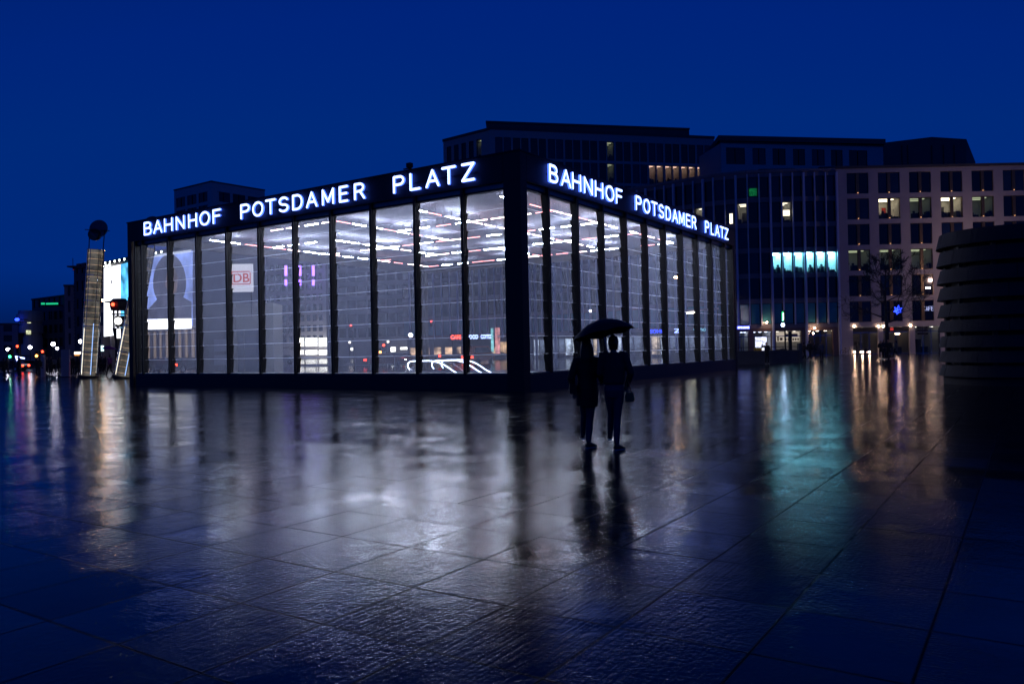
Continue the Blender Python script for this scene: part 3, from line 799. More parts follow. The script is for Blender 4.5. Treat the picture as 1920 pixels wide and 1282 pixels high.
for b_ in range(NB):
    A, B = pts[b_ + 1], pts[b_]
    mx, L = frame_of(A, B); mx = dbi @ mx
    def addbox(x0, x1, y0, y1, z0, z1, tgt):
        n0 = len(tgt.v); tgt.box(x0, x1, y0, y1, z0, z1)
        for k in range(n0, len(tgt.v)): tgt.v[k] = tuple(mx @ Vector(tgt.v[k]))
    zp = 3.75
    for i_, (z, h) in enumerate(rowsD): addbox(0, L, .05, .4, zp, z, bandq[i_]); zp = z + h
    addbox(0, L, .05, .4, zp, H_D - .35, bandq[6]); addbox(-.02, L + .02, -.10, .5, H_D - .35, H_D, bandq[7])
    addbox(0, L, 4.0, 6, 0, H_D - .4, bodyq); addbox(0, L, .4, 12, H_D - .4, H_D - .1, bodyq)
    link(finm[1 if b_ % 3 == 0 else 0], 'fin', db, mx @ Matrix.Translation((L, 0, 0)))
    mid = (A + B) / 2; ppx = 960 + mid.x / mid.y * FPX
    for r_, (z, h) in enumerate(rowsD):
        kind = 'teal' if r_ == 0 else ('blue' if (r_ * 7 + b_ * 3) % 5 < 2 else 'dark')
        if r_ == 2 and b_ < 6: kind = 'cyan'
        if r_ == 4 and b_ in (8, 12): kind = 'yellow'
        if r_ == 4 and b_ == 4: kind = 'yellow'
        T = mx @ Matrix.Translation((.13, 0, z))
        if nwin < 96 and (r_ > 0 or b_ < 12) and b_ < 17:
            nwin += 1; link(window_mesh(L - .26, h, kind, 'frame', 0, 0, b_ % 4 if kind in LAMPS else 0), 'window', db, T)
        else:
            n0 = len(far.v); w = L - .26
            far.mi = 0; far.box(0, .07, .1, .2, 0, h); far.box(w - .07, w, .1, .2, 0, h); far.box(.07, w - .07, .1, .2, 0, .07); far.box(.07, w - .07, .1, .2, h - .07, h)
            far.mi = {'dark': 1, 'blue': 2, 'teal': 3}.get(kind, 1); far.quad((.07, .15, .07), (w - .07, .15, .07), (w - .07, .15, h - .07), (.07, .15, h - .07))
            for k in range(n0, len(far.v)): far.v[k] = tuple(T @ Vector(far.v[k]))
[b__.build('floor_band', M['stone_grey'], db) for b__ in bandq[:7]]; bandq[7].build('parapet', M['stone_grey'], db); bodyq.build('body', M['stone_dark'], db)
tag(far.build('window', [M['frame'], M['pane'], M['pane_blue'], M['pane_teal']], db), kind='stuff')
# small lit screens and boards behind individual panes
def behind(bay, row, x0, x1, z0, z1, m_, nm='lit_board'):
    A, B = pts[bay + 1], pts[bay]; mx, L = frame_of(A, B)
    q = MB(); q.box(x0, x1, .04, .09, rowsD[row][0] + z0, rowsD[row][0] + z1); q.build(nm, m_, db, dbi @ mx)
M['greenboard'] = emit('green_screen', (.02, .6, .15), .16, .8, 9)
behind(7, 5, .25, 1.25, .25, 1.25, M['greenboard'], 'green_screen')
behind(9, 4, .55, .95, .1, 1.45, M['lamp_yellow']); behind(4, 4, .25, 1.1, .85, 1.6, M['lamp_yellow']); behind(13, 4, .2, .4, .1, 1.0, M['lamp_yellow'])
# ground floor of the curved block near the right end
def loc_x(px): return xat(px, DE) - XE
q = MB(); prevx = loc_x(1385); shops = [(1386, 1405), (1414, 1448), (1456, 1504), (1517, 1563)]
for a, b2 in shops:
    xa, xb = loc_x(a), loc_x(b2); q.box(prevx, xa, .06, .5, 0, 3.75); q.box(xa, xb, .066, .5, 3.35, 3.75); prevx = xb
q.box(prevx, -.01, .06, .5, 0, 3.75); q.build('ground_floor_wall', mat('brown_shop_stone', (.20, .13, .11), .6), db)
q = MB(); q.box(-14, -.3, 5.0, 5.3, 0, 3.75); q.build('ground_floor_back', M['shopgrey'], db)
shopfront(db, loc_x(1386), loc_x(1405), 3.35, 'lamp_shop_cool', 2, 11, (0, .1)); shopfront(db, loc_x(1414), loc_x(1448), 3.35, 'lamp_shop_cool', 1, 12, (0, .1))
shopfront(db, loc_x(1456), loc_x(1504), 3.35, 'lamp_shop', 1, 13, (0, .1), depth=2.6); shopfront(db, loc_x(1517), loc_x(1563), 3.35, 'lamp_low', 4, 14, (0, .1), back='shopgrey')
q = MB(); q.box(loc_x(1419), loc_x(1440), .5, .6, .2, 2.6); q.build('lit_shop_screen', emit('cool_shop_screen', (.8, .8, 1.0), 1.6, .5, 2.5), db)
q = MB(); a, b2 = loc_x(1458), loc_x(1502)
q.box(a, b2, .5, .56, 1.9, 3.25); q.build('shop_billboard', emit('cream_billboard', (1.0, .80, .62), .55), db)
q = MB(); q.box(a + 1.3, b2 - .25, .47, .49, 2.55, 2.95)
for k in range(6): q.box(a + 1.2 + .33 * k, a + 1.4 + .33 * k, .47, .49, 2.05, 2.35)
q.box(a + .15, a + .35, .47, .49, 2.0, 2.7); q.box(a + .5, a + .85, .47, .49, 2.1, 2.45); q.build('billboard_print', mat('brown_print', (.16, .07, .04), .6), db)
for px, py in ((1437, 605.5), (1527, 616), (1524, 626)):
    p = at(px, py, DE - .5); link(spm, 'wall_spotlight', db, Matrix.Translation((p.x - XE, -.5, p.z)))
# dim lit shop windows along the curve, seen through the right glass front
rs_ = random.Random(5)
M['shop_a'] = emit('cool_shop_window', (.70, .82, 1.0), .9, .8, 1.1); M['shop_b'] = emit('warm_shop_window', (1.0, .78, .55), .7, .8, 1.1); M['shop_c'] = emit('dim_shop_window', (.5, .62, .9), .25, .7, 1.1)
for b_ in range(10, 34):
    A, B = pts[b_ + 1], pts[b_]; mx, L = frame_of(A, B); u_ = rs_.random()
    q = MB(); q.box(.12, L - .12, .42, .5, .5 + (.5 if u_ > .6 else 0), 3.1)
    q.build('shop_window', M['shop_a' if u_ < .40 else ('shop_b' if u_ < .55 else 'shop_c')], db, dbi @ mx)
    q = MB(); q.box(0, .12, .35, .55, 0, 3.75); q.box(.12, L, .38, .55, 0, .5); q.box(.12, L, .38, .55, 3.1, 3.75); q.build('shop_front_wall', M['stone_dark'], db, dbi @ mx)
for px_, py_, D_, txt, col_, w_, lab in ((1233, 621, 113, 'SOHO', M['blue'], 2.0, 'blue neon word sign seen through the right glass front'),
        (1274, 620, 108, 'Zil', M['bluewhite'], 1.4, 'white blue script sign seen through the right glass front'),
        (1312, 617, 106, 'Gino', emit('cyan_neon', (.3, .8, 1.0), 1.6), 1.6, 'dim cyan script sign at the far end of the right glass front')):
    o_ = thing('neon_sign', lab, 'neon sign', at(px_, py_, D_ - 4), 0, 'neon signs seen through the right glass front')
    link(text_mesh(txt, .75, 'lettering', col_, .02, .0, w_), 'lettering', o_, Matrix.Translation((0, 0, -.25)))
    q = MB(); q.box(-w_ / 2, w_ / 2, .05, .10, -.32, -.27); q.box(-.04, .04, .05, .12, -o_.location.z, -.27); q.build('mounting_rail', M['steel'], o_)
cn = thing('lit_canopy', 'pale lit entrance canopy behind the far bays of the right glass front', 'canopy', at(1312, 700, 92)); cn.location.z = 0
zc_ = at(1305, 583, 92).z
q = MB(); q.prism([(-1.9, zc_ - .1), (2.4, zc_ + .15), (2.4, zc_ + .35), (-1.9, zc_ + .15)], 0, 3); q.build('canopy_roof', M['render'], cn)
q = MB(); q.box(-1.1, -.2, .3, 1.2, zc_ - .25, zc_ - .12); q.build('lamp', emit('canopy_lamp', (1, .95, .7), 22), cn)
q = MB(); q.box(-1.5, -1.38, 1, 1.12, 0, zc_); q.box(2.0, 2.12, 1, 1.12, 0, zc_); q.build('post', M['steel'], cn)
ls = thing('lounge_sign', 'small blue and white lit lounge sign over the far shop beside the hall', 'sign')
p = at(1394, 614, 103.5); ls.matrix_world = Matrix.Translation(p)
q = MB(); q.box(-.82, .82, 0, .15, -.22, .22); q.build('panel', emit('deep_blue_panel', (.05, .06, .8), 1.8), ls)
link(text_mesh('KITTS LOUNGE', .34, 'lettering', M['bluewhite'], .01, .012, 1.5), 'lettering', ls, Matrix.Translation((0, -.02, -.12)))

# cafe sign and coloured panels on the part of the curved block seen through the hall
cs = thing('cafe_sign', 'red and white CAFE FOOD COFFEE lettering seen through the hall glass', 'sign')
p0, p1 = at(845, 632.5, 133.5), at(921, 631, 133.0); cs.matrix_world = Matrix.Translation(p0)
W_ = p1.x - p0.x
link(text_mesh('CAFE', .95, 'lettering', M['red'], .02, .02, W_ * .25, 'LEFT'), 'lettering', cs, Matrix.Translation((0, 0, -.3)))
link(text_mesh('FOOD', .95, 'lettering', M['bluewhite'], .02, .02, W_ * .26, 'LEFT'), 'lettering', cs, Matrix.Translation((W_ * .41, 0, -.3)))
link(text_mesh('COFFEE', .95, 'lettering', M['bluewhite'], .02, .02, W_ * .26, 'LEFT'), 'lettering', cs, Matrix.Translation((W_ * .74, 0, -.3)))
q = MB(); q.box(-.2, W_ + .3, .1, .3, -.6, .6); q.box(0.2, .4, .1, .3, -3.6, -.6); q.box(W_ - .1, W_ + .1, .1, .3, -3.6, -.6); q.build('sign_board', M['frame'], cs)
for k, (px, w, c1, lab, h0, h1) in enumerate(((923, 4, (.35, .9, .9), 'tall narrow cyan lit banner by the cafe', 615, 660), (933, 8, (.9, .35, .32), 'pink lit banner right of the cyan one behind the hall', 614, 663), (944, 11, (.75, .45, .22), 'orange patterned shop window panel beside the corner column', 641, 660))):
    D_ = 128; a = at(px - w / 2, h1, D_); b2 = at(px + w / 2, h0, D_)
    o = thing('lit_banner', lab, 'banner', (a.x, D_, 0), group='lit banners by the cafe')
    q = MB(); q.box(0, b2.x - a.x, 0, .15, a.z, b2.z); q.build('panel', emit('banner_light_%d' % k if False else 'banner_light', c1, .9, .7, 1.2), o)
    q = MB(); q.box(0.02, .12, .15, .25, 0, b2.z); q.build('post', M['steel'], o)
q = MB()
for k in range(9):
    x = -17.5 + k * 2.0; q.box(x, x + 1.3, 0, .1, 1.0, 2.2)
cf = thing('cafe', 'row of dim warm cafe windows below the CAFE sign', 'cafe', (0, 134.6, 0))
q.build('lit_window', emit('cafe_glow', (1.0, .62, .35), .8, .9, .7), cf)
q = MB(); q.box(-18, 1, .12, .3, 0, 3.6); q.build('wall', M['stone_dark'], cf)

# --- tall block behind, with a light wing and a dark sloping roof to its right
ab = thing('tall_office_building', 'tall dark office block rising behind the hall with a stepped roof', 'building', (0, 150, 0))
ai = Matrix.Translation((0, -150, 0))
PA, QA, PL = (-3.55, 147.0), (41.3, 157.0), (-12.8, 154.5)
rowsA = [(37.85 - 4.28 * k, 3.75) for k in range(4)]
mxA, LA = frame_of(PA, QA)
colsA = []
for k in range(13):
    x = 1.15 + k * 3.42; colsA += [(x, 1.42), (x + 1.62, 1.42)]
nA = len(colsA)
def kA(r_, c_):
    if r_ == 1 and c_ >= nA - 8: return 'pink'
    if c_ == 13 and r_ < 2: return 'dim'
    return 'blue' if (c_ // 2 + r_) % 3 == 0 else 'dark'
_before = set(ab.children)
facade(ab, PA, QA, rowsA, colsA, 43.0, M['stone'], kA, depth=14, transom=.84, parapet=.5)
mxL, LL = frame_of(PL, PA)
colsL = [(.9 + 1.95 * k, 1.25) for k in range(5)]
facade(ab, PL, (PA[0] - .02, PA[1] + .0), rowsA, colsL, 42.8, M['stone'], lambda r_, c_: 'dim' if (r_ == 0 and c_ >= 4) else 'dark', depth=8, transom=.84, parapet=.5)
for o in ab.children: o.matrix_basis = ai @ o.matrix_basis
q = MB(); q.plan([(-4.0, 150.2), (36.6, 158.0), (36.6, 166), (-4, 164)], 43.0, 45.2); q.plan([(-4.2, 150.0), (36.7, 157.8), (36.7, 166.2), (-4.2, 164.2)], 45.2, 45.5)
q.build('roof_storey', M['stone_dark'], ab, ai)
wb = thing('roof_wing_building', 'pale upper storey wing with seven windows right of the tall block', 'building', (0, 142, 0))
PB, QB = (at(1352, 300, 141).x, 141.0), (at(1656, 300, 146).x, 146.0)
mxB, LB = frame_of(PB, QB)
pxs = [(1363, 1400), (1415, 1441), (1455, 1481), (1496, 1520), (1534, 1560), (1573, 1597), (1610, 1648)]
colsB = []
for a, b2 in pxs:
    xa = xat(a, 143.5) - PB[0]; xb = xat(b2, 143.5) - PB[0]; colsB.append((xa, xb - xa))
facade(wb, PB, QB, [(34.2, 3.0), (29.5, 3.0)], colsB, 38.0, M['render'], lambda r_, c_: 'blue' if c_ % 3 == 1 else 'dark', depth=10, mull=.1, parapet=.3)
for o in wb.children: o.matrix_basis = Matrix.Translation((0, -142, 0)) @ o.matrix_basis
q = MB(); q.plan([(PB[0] - .5, 140.6), (QB[0] + .3, 145.5), (QB[0] - 1, 150), (PB[0], 148)], 38.35, 39.3); q.build('roof', M['stone_dark'], wb, Matrix.Translation((0, -142, 0)))
cb = thing('dark_roof_building', 'dark glazed rooftop pavilion with a kinked sloping roof', 'building', (0, 150, 0))
def P3(px, py, D): v = at(px, py, D); return (v.x, v.y - 150, v.z)
q = MB()
base = [P3(1658, 312, 152), P3(1748, 312, 152), P3(1812, 312, 152), P3(1829, 312, 154)]
tops = [P3(1655, 268, 152), P3(1747, 257, 152), P3(1812, 261, 152), P3(1829, 304, 154)]
vs = []
for t_ in base + tops: vs.append(t_)
for t_ in base + tops: vs.append((t_[0], t_[1] + 14, t_[2] - .5))
q._add(vs, [(0,1,5,4), (1,2,6,5), (2,3,7,6), (8,12,13,9), (9,13,14,10), (10,14,15,11), (4,5,13,12), (5,6,14,13), (6,7,15,14), (0,4,12,8), (3,11,15,7), (0,8,9,1), (1,9,10,2), (2,10,11,3)])
q.build('roof_volume', M['stone_dark'], cb)
q = MB()
for px in (1692, 1703, 1748, 1770, 1790):
    a = P3(px, 311, 151.9); b2 = P3(px, 272, 151.9); q.box(a[0] - .06, a[0] + .06, a[1] - .08, a[1], a[2], b2[2])
q.build('glazing_bar', M['frame'], cb)
q = MB(); q.box(base[0][0], base[2][0], 2.2, 12, 0, base[0][2]); q.build('body', M['stone_dark'], cb)
rp = thing('roof_plant_box', 'low dark plant housing on the roof above the curved block', 'roof housing', (xat(1470, 108), 109, 24.9))
q = MB(); q.box(-2.5, 2.3, 0, 3, 0, 1.0); q.build('housing', M['stone_dark'], rp); q = MB(); q.box(-2.6, 2.4, -.1, 3.1, 1.0, 1.06); q.build('lid', M['concrete_dark'], rp)
rp2 = thing('roof_plant_box', 'longer dark plant housing on the roof nearer the stone block', 'roof housing', (xat(1470, 108) + 6, 109, 24.9))
q = MB(); q.box(0, 5.2, 0, 3, 0, 1.15); q.build('housing', M['stone_dark'], rp2); q = MB(); q.box(-.1, 5.3, -.1, 3.1, 1.15, 1.21); q.build('lid', M['concrete_dark'], rp2)

M['glow_tinted_tower'] = mat('glow_tinted_tower_stone', (.70, .56, .56), .7, 0, .08, .4)  # pinkish pale tone carries the purple city glow in the stone colour
# --- grey tower behind the left end of the hall
fb = thing('grey_tower_building', 'square grey tower block rising over the left end of the hall', 'building', (0, 200, 0))
PF, CFc, QF = (at(327, 400, 210).x, 210.0), (at(397.5, 400, 200).x, 200.0), (at(497, 400, 212).x, 212.0)
HF = at(397, 338, 200).z - .4
rowsF = [(HF - 4.75 - 3.42 * k, 2.55) for k in range(12)]
mxF, LF = frame_of(PF, CFc)
w4 = (LF - 1.6) / 3
facade(fb, PF, CFc, rowsF, [(.9 + k * w4, w4 - .9) for k in range(3)], HF, M['glow_tinted_tower'], lambda r_, c_: 'dark', depth=8, mull=.12, parapet=.3)
mxF, LF2 = frame_of(CFc, QF); w4 = (LF2 - 2.2) / 3
facade(fb, (CFc[0] + .02, CFc[1]), QF, rowsF, [(1.5 + k * w4, w4 - .8) for k in range(3)], HF - .05, M['glow_tinted_tower'], lambda r_, c_: 'dark' if (r_ + c_) % 4 else 'blue', depth=8, mull=.12, parapet=.3)
for o in fb.children: o.matrix_basis = Matrix.Translation((0, -200, 0)) @ o.matrix_basis

# --- billboard building on the left
gb = thing('billboard_building', 'low building covered by giant backlit posters left of the hall', 'building', (-48.6, 107.5, 0))
gi = Matrix.Translation((48.6, -107.5, 0))
PG, QG = Vector((-63.0, 119.7)), Vector((-40.6, 100.8))
mxG, LG = frame_of(PG, QG)
mxG = gi @ mxG
def plG(px, py):
    """local (s, z) of a pixel on that front"""
    d = ray(px, py); g2 = (QG - PG).normalized(); n2 = Vector((-g2.y, g2.x))
    t = (PG.dot(n2)) / (d.x * n2.x + d.y * n2.y); X = Vector((d.x * t, d.y * t))
    return (X - PG).dot(g2), CAMH + d.z * t
s_end = plG(366, 500)[0]
q = MB(); q.box(0, s_end, 0, 10, 5.2, 15.4); q.box(0, s_end, 1.2, 10, 0, 5.2)
for k in range(10): x = .3 + k * (s_end - .8) / 9; q.box(x, x + .45, .2, 1.2, 0, 5.2)
q.build('wall', M['stone_grey'], gb, mxG)
q = MB(); q.box(-.3, s_end + .3, -.5, 10.2, 15.4, 15.9); q.build('roof', M['stone_dark'], gb, mxG)
q = MB()
for k in range(14): q.box(.5 + k * 1.6, .8 + k * 1.6, -.52, -.5, 15.5, 15.8)
for px in (196, 201, 207, 213): s_, z_ = plG(px, 489); q.ball((s_, -.6, 15.2), .14, 6, 4)
q.build('roof_spotlight', emit('roof_spot', (.9, 1.0, .9), 12), gb, mxG)
q = MB()
for k in range(3):
    for j in range(3): q.box(.35 + j * .55, .75 + j * .55, -.02, .01, 6.4 + k * 2.9, 8.4 + k * 2.9)
q.build('window', M['pane'], gb, mxG)
M['poster_white'] = emit('backlit_poster_white', (.88, .90, 1.0), 2.1, .10, .25)
M['poster_cyan'] = emit('backlit_poster_cyan', (.10, .52, .95), 1.3, .65, .5)
M['poster_blue'] = emit('backlit_poster_blue', (.33, .44, 1.0), .95, .55, .22)
M['poster_dark'] = emit('backlit_poster_dark', (.30, .30, .46), .24, .5, .35)
M['poster_skin'] = emit('backlit_poster_brown', (.60, .42, .38), .26, .6, .5)
def poster(name, m_, corners, y=-.25, th=.12, label=None):
    pp = [plG(*c_) for c_ in corners]; q = MB(); q.prism([(a, b2) for a, b2 in pp], y, y + th); return q.build(name, m_, gb, mxG)
poster('poster', M['poster_white'], [(198, 631), (229, 627), (229, 496), (198, 503)])
poster('poster', M['poster_cyan'], [(229.3, 627), (262, 620), (262, 488), (229.3, 495.8)])
poster('poster_mark', M['furniture'], [(211, 532), (213, 532), (213.5, 526), (211.5, 526)], -.28, .02)
poster('poster', M['poster_blue'], [(268, 618), (363, 611), (363, 470), (278, 482)], -.25, .12)
poster('poster_band', emit('white_light_band', (1.0, .99, 1.0), 3.2), [(268, 618), (363, 616), (363, 597), (268, 599)], -.40, .10)
poster('poster_band', emit('white_light_line', (.8, .85, 1.0), 1.0), [(278, 484), (363, 473), (363, 469), (279, 480)], -.40, .10)
hd = []
for k in range(25): a = 2 * math.pi * k / 24; hd.append((322 + 31 * math.cos(a) * (1 - .08 * math.sin(a)), 527 - 50 * math.sin(a)))
poster('poster_figure', M['poster_dark'], hd[:-1][::-1], -.30, .03)
poster('poster_figure', M['poster_dark'], [(268, 598), (363, 597), (363, 566), (345, 556), (300, 560), (280, 582), (268, 592)], -.30, .03)
poster('poster_figure', M['poster_skin'], [(322, 552), (335, 548), (338, 520), (330, 500), (318, 508), (314, 535)], -.33, .02)
q = MB()
for k in range(9):
    x = plG(275, 660)[0] + k * 1.75; q.box(x, x + .5, .15, .3, 1.2, 5.0)
q.build('pillar', emit('dim_warm_pillar', (1.0, .72, .5), .22), gb, mxG)

# --- wide far blocks seen only through the hall
lb = thing('far_grid_building', 'far grey block with small square windows and three violet uplights', 'building', (0, 240, 0))
PLb, QLb = (at(470, 600, 245).x, 245.0), (at(640, 600, 236).x, 236.0)
rowsL = [(5.2 + 3.15 * k, 1.9) for k in range(8)]
mxl, Ll = frame_of(PLb, QLb)
colsL = [(.8 + 2.1 * k, 1.4) for k in range(int(Ll / 2.1))][:12]
facade(lb, PLb, QLb, rowsL, colsL, 31.5, M['stone'], lambda r_, c_: 'dark', depth=12)
for o in lb.children: o.matrix_basis = Matrix.Translation((0, -240, 0)) @ o.matrix_basis
li = Matrix.Translation((0, -240, 0))
M['violet'] = emit('violet_uplight', (.33, .14, 1.0), 5)
for px in (535.5, 562, 587):
    for y0_, y1_ in ((517, 498), (535, 524)):
        a = at(px - 2, y0_, 234.0); b2 = at(px + 2, y1_, 234.0)
        q = MB(); q.box(a.x, b2.x, 234.0, 234.5, a.z, b2.z); q.build('uplight', M['violet'], lb, li)
    a = at(px, 540, 234.5); q = MB(); q.box(a.x - .2, a.x + .2, 234.5, 235.2, a.z, at(px, 495, 234).z); q.build('pilaster', M['stone_grey'], lb, li)
M['shopw'] = emit('bright_far_shop', (1.0, .95, .82), 4.0, .45, .35)
for x0, x1 in ((553, 569), (573, 594), (598, 613)):
    for y0_, y1_ in ((649.5, 633), (665, 656)):
        a = at(x0, y0_, 233.0); b2 = at(x1, y1_, 233.0)
        q = MB(); q.box(a.x, b2.x, 233.0, 233.4, a.z, b2.z); q.build('shop_window', M['shopw'], lb, li)
mb_ = thing('far_banded_building', 'far long block with banded windows behind the middle of the hall', 'building', (0, 200, 0))
PM, QM = (at(612, 600, 205).x, 205.0), (at(800, 600, 198).x, 198.0)
mxm, Lm = frame_of(PM, QM)
facade(mb_, PM, QM, [(5.5 + 3.6 * k, 2.4) for k in range(7)], [(.7 + 2.75 * k, 2.2) for k in range(int(Lm / 2.8))], 31, M['stone_grey'], lambda r_, c_: 'blue', depth=12)
for o in mb_.children: o.matrix_basis = Matrix.Translation((0, -200, 0)) @ o.matrix_basis
for px, py, w, h, m_ in ((737, 655, 9, 9, 'shopw'), (757, 653, 13, 5, 'shopw'), (660, 654.5, 5, 5, 'shopw'), (693, 530 - 40, 0, 0, None)):
    if m_ is None: continue
    a = at(px - w / 2, py + h / 2, 197.0); b2 = at(px + w / 2, py - h / 2, 197.0)
    q = MB(); q.box(a.x, b2.x, 197.0, 197.3, a.z, b2.z); q.build('lit_window', M[m_], mb_, Matrix.Translation((0, -200, 0)))

# --- far left row of buildings
def block(name, label, pxa, pxb, Da, Db, py_top, wall, rows_n, bayw, winw, kindf, gz=4.2, wh=1.9, st=3.3, depth=14, **kw):
    P, Q = (xat(pxa, Da), Da), (xat(pxb, Db), Db); H = at(pxa, py_top, Da).z
    o = thing(name, label, 'building', (P[0], P[1], 0)); L = math.hypot(Q[0] - P[0], Q[1] - P[1])
    cols = [((L - bayw * int(L / bayw)) / 2 + (bayw - winw) / 2 + bayw * k, winw) for k in range(int(L / bayw))]
    facade(o, P, Q, [(gz + st * k, wh) for k in range(rows_n)], cols, H, wall, kindf, depth=depth, **kw)
    for c_ in o.children: c_.matrix_basis = Matrix.Translation((-P[0], -P[1], 0)) @ c_.matrix_basis
    return o
M['mauve'] = mat('mauve_render', (.26, .22, .25), .7, 0, .12, .5)
b1 = block('row_building', 'mauve narrow windowed building left of the tall light column', 122, 140, 150, 150.5, 537, M['mauve'], 4, .92, .42, lambda r_, c_: 'dark', st=3.1, wh=2.2)
b2_ = block('finned_building', 'dark building with horizontal louvres behind the tall light column', 140.5, 197, 148, 142, 505, M['stone_dark'], 5, 1.9, 1.2, lambda r_, c_: 'dark' if (r_ + c_) % 4 else 'blue', depth=12)
q = MB(); a = xat(140.5, 148)
for k in range(18): q.box(0, 3.6, -.25, -.05, 4 + k * .68, 4.12 + k * .68)
q.build('louvre', M['frame'], b2_)
q = MB(); q.box(-.8, 6, -.9, 12, at(140, 505, 148).z + .35, at(140, 505, 148).z + .6); q.build('roof_canopy', M['stone_dark'], b2_)
fp = thing('flagpole', 'flagpole with a small red flag above the dark finned roof', 'flagpole', (xat(139, 150), 150, at(139, 508, 150).z))
q = MB(); q.loft([(0, 0, 0), (0, 0, at(139, 484, 150).z - at(139, 508, 150).z)], .07, 6); q.build('pole', M['soffit'], fp)
q = MB(); q.box(.07, .75, -.02, .02, .2, .9); q.build('flag', emit('lit_red_flag', (.9, .03, .06), .5), fp)
b3 = block('dark_far_building', 'dark far block with a green lit sign along its roof', 61, 122, 180, 170, 563, M['stone_dark'], 4, 2.6, 1.7, lambda r_, c_: 'dark', st=3.0)
q = MB()
for a, b4 in ((77, 83), (86, 108)):
    pa, pb = at(a, 571, 168), at(b4, 567.5, 168); q.box(pa.x - b3.location.x, pb.x - b3.location.x, 168 - 180, 168.2 - 180, pa.z, pb.z)
q.build('green_sign', emit('green_roof_sign', (.02, .8, .35), .8), b3)
q = MB(); pa = at(77, 571, 168); q.box(pa.x - b3.location.x, at(108, 571, 168).x - b3.location.x, 168.25 - 180, 170 - 180, pa.z - .3, pa.z - .05); q.build('sign_bracket', M['steel'], b3)
b4_ = thing('rounded_building', 'pale building with a stepped rounded corner at the far left', 'building', (xat(50, 172), 172, 0))
q = MB()
for k, (r_, ax) in enumerate(((3.0, 0), (3.9, -.2), (3.2, 0), (4.0, -.3), (4.4, -.4))):
    z0_ = .0 + k * 2.45; pl = [(ax + r_ * .55 * math.cos(R(a)), 3 + r_ * math.sin(R(a))) for a in range(180, 361, 15)]; q.plan(pl, z0_, z0_ + 1.6); q.plan([(x * .9, 3 + (y - 3) * .9) for x, y in pl], z0_ + 1.6, z0_ + 2.45)
q.build('wall', M['render'], b4_)
q = MB()
for px, py, w, h in ((54, 605, 6, 1.5), (53, 623, 8, 8)):
    a = at(px - w / 2, py + h / 2, 168.3); b5 = at(px + w / 2, py - h / 2, 168.3); q.box(a.x - b4_.location.x, b5.x - b4_.location.x, -3.7, -3.5, a.z, b5.z)
q.build('lit_window', emit('pale_yellow_window', (.85, .9, .55), .9, .7, .8), b4_)
b5_ = block('low_far_building', 'low mauve block with square windows at the left picture edge', -30, 34, 170, 172, 609, M['mauve'], 3, 2.6, 1.6, lambda r_, c_: 'dark', gz=3.3, st=2.2, wh=1.4)
b6_ = block('outer_far_building', 'long low block beyond the left picture edge', -160, -31, 168, 170, 612, M['mauve'], 2, 3.4, 2.0, lambda r_, c_: 'dark', gz=3.3, st=2.6, wh=1.4)
bn = thing('blue_neon_light', 'round blue neon light on the rounded pale building', 'neon light', at(32, 599, 169))
q = MB(); q.ball((0, 0, 0), (.5, .15, .36)); q.build('lamp', M['blue'], bn); q = MB(); q.box(.3, 1.4, .15, 1.5, -.06, .06); q.build('bracket', M['steel'], bn)

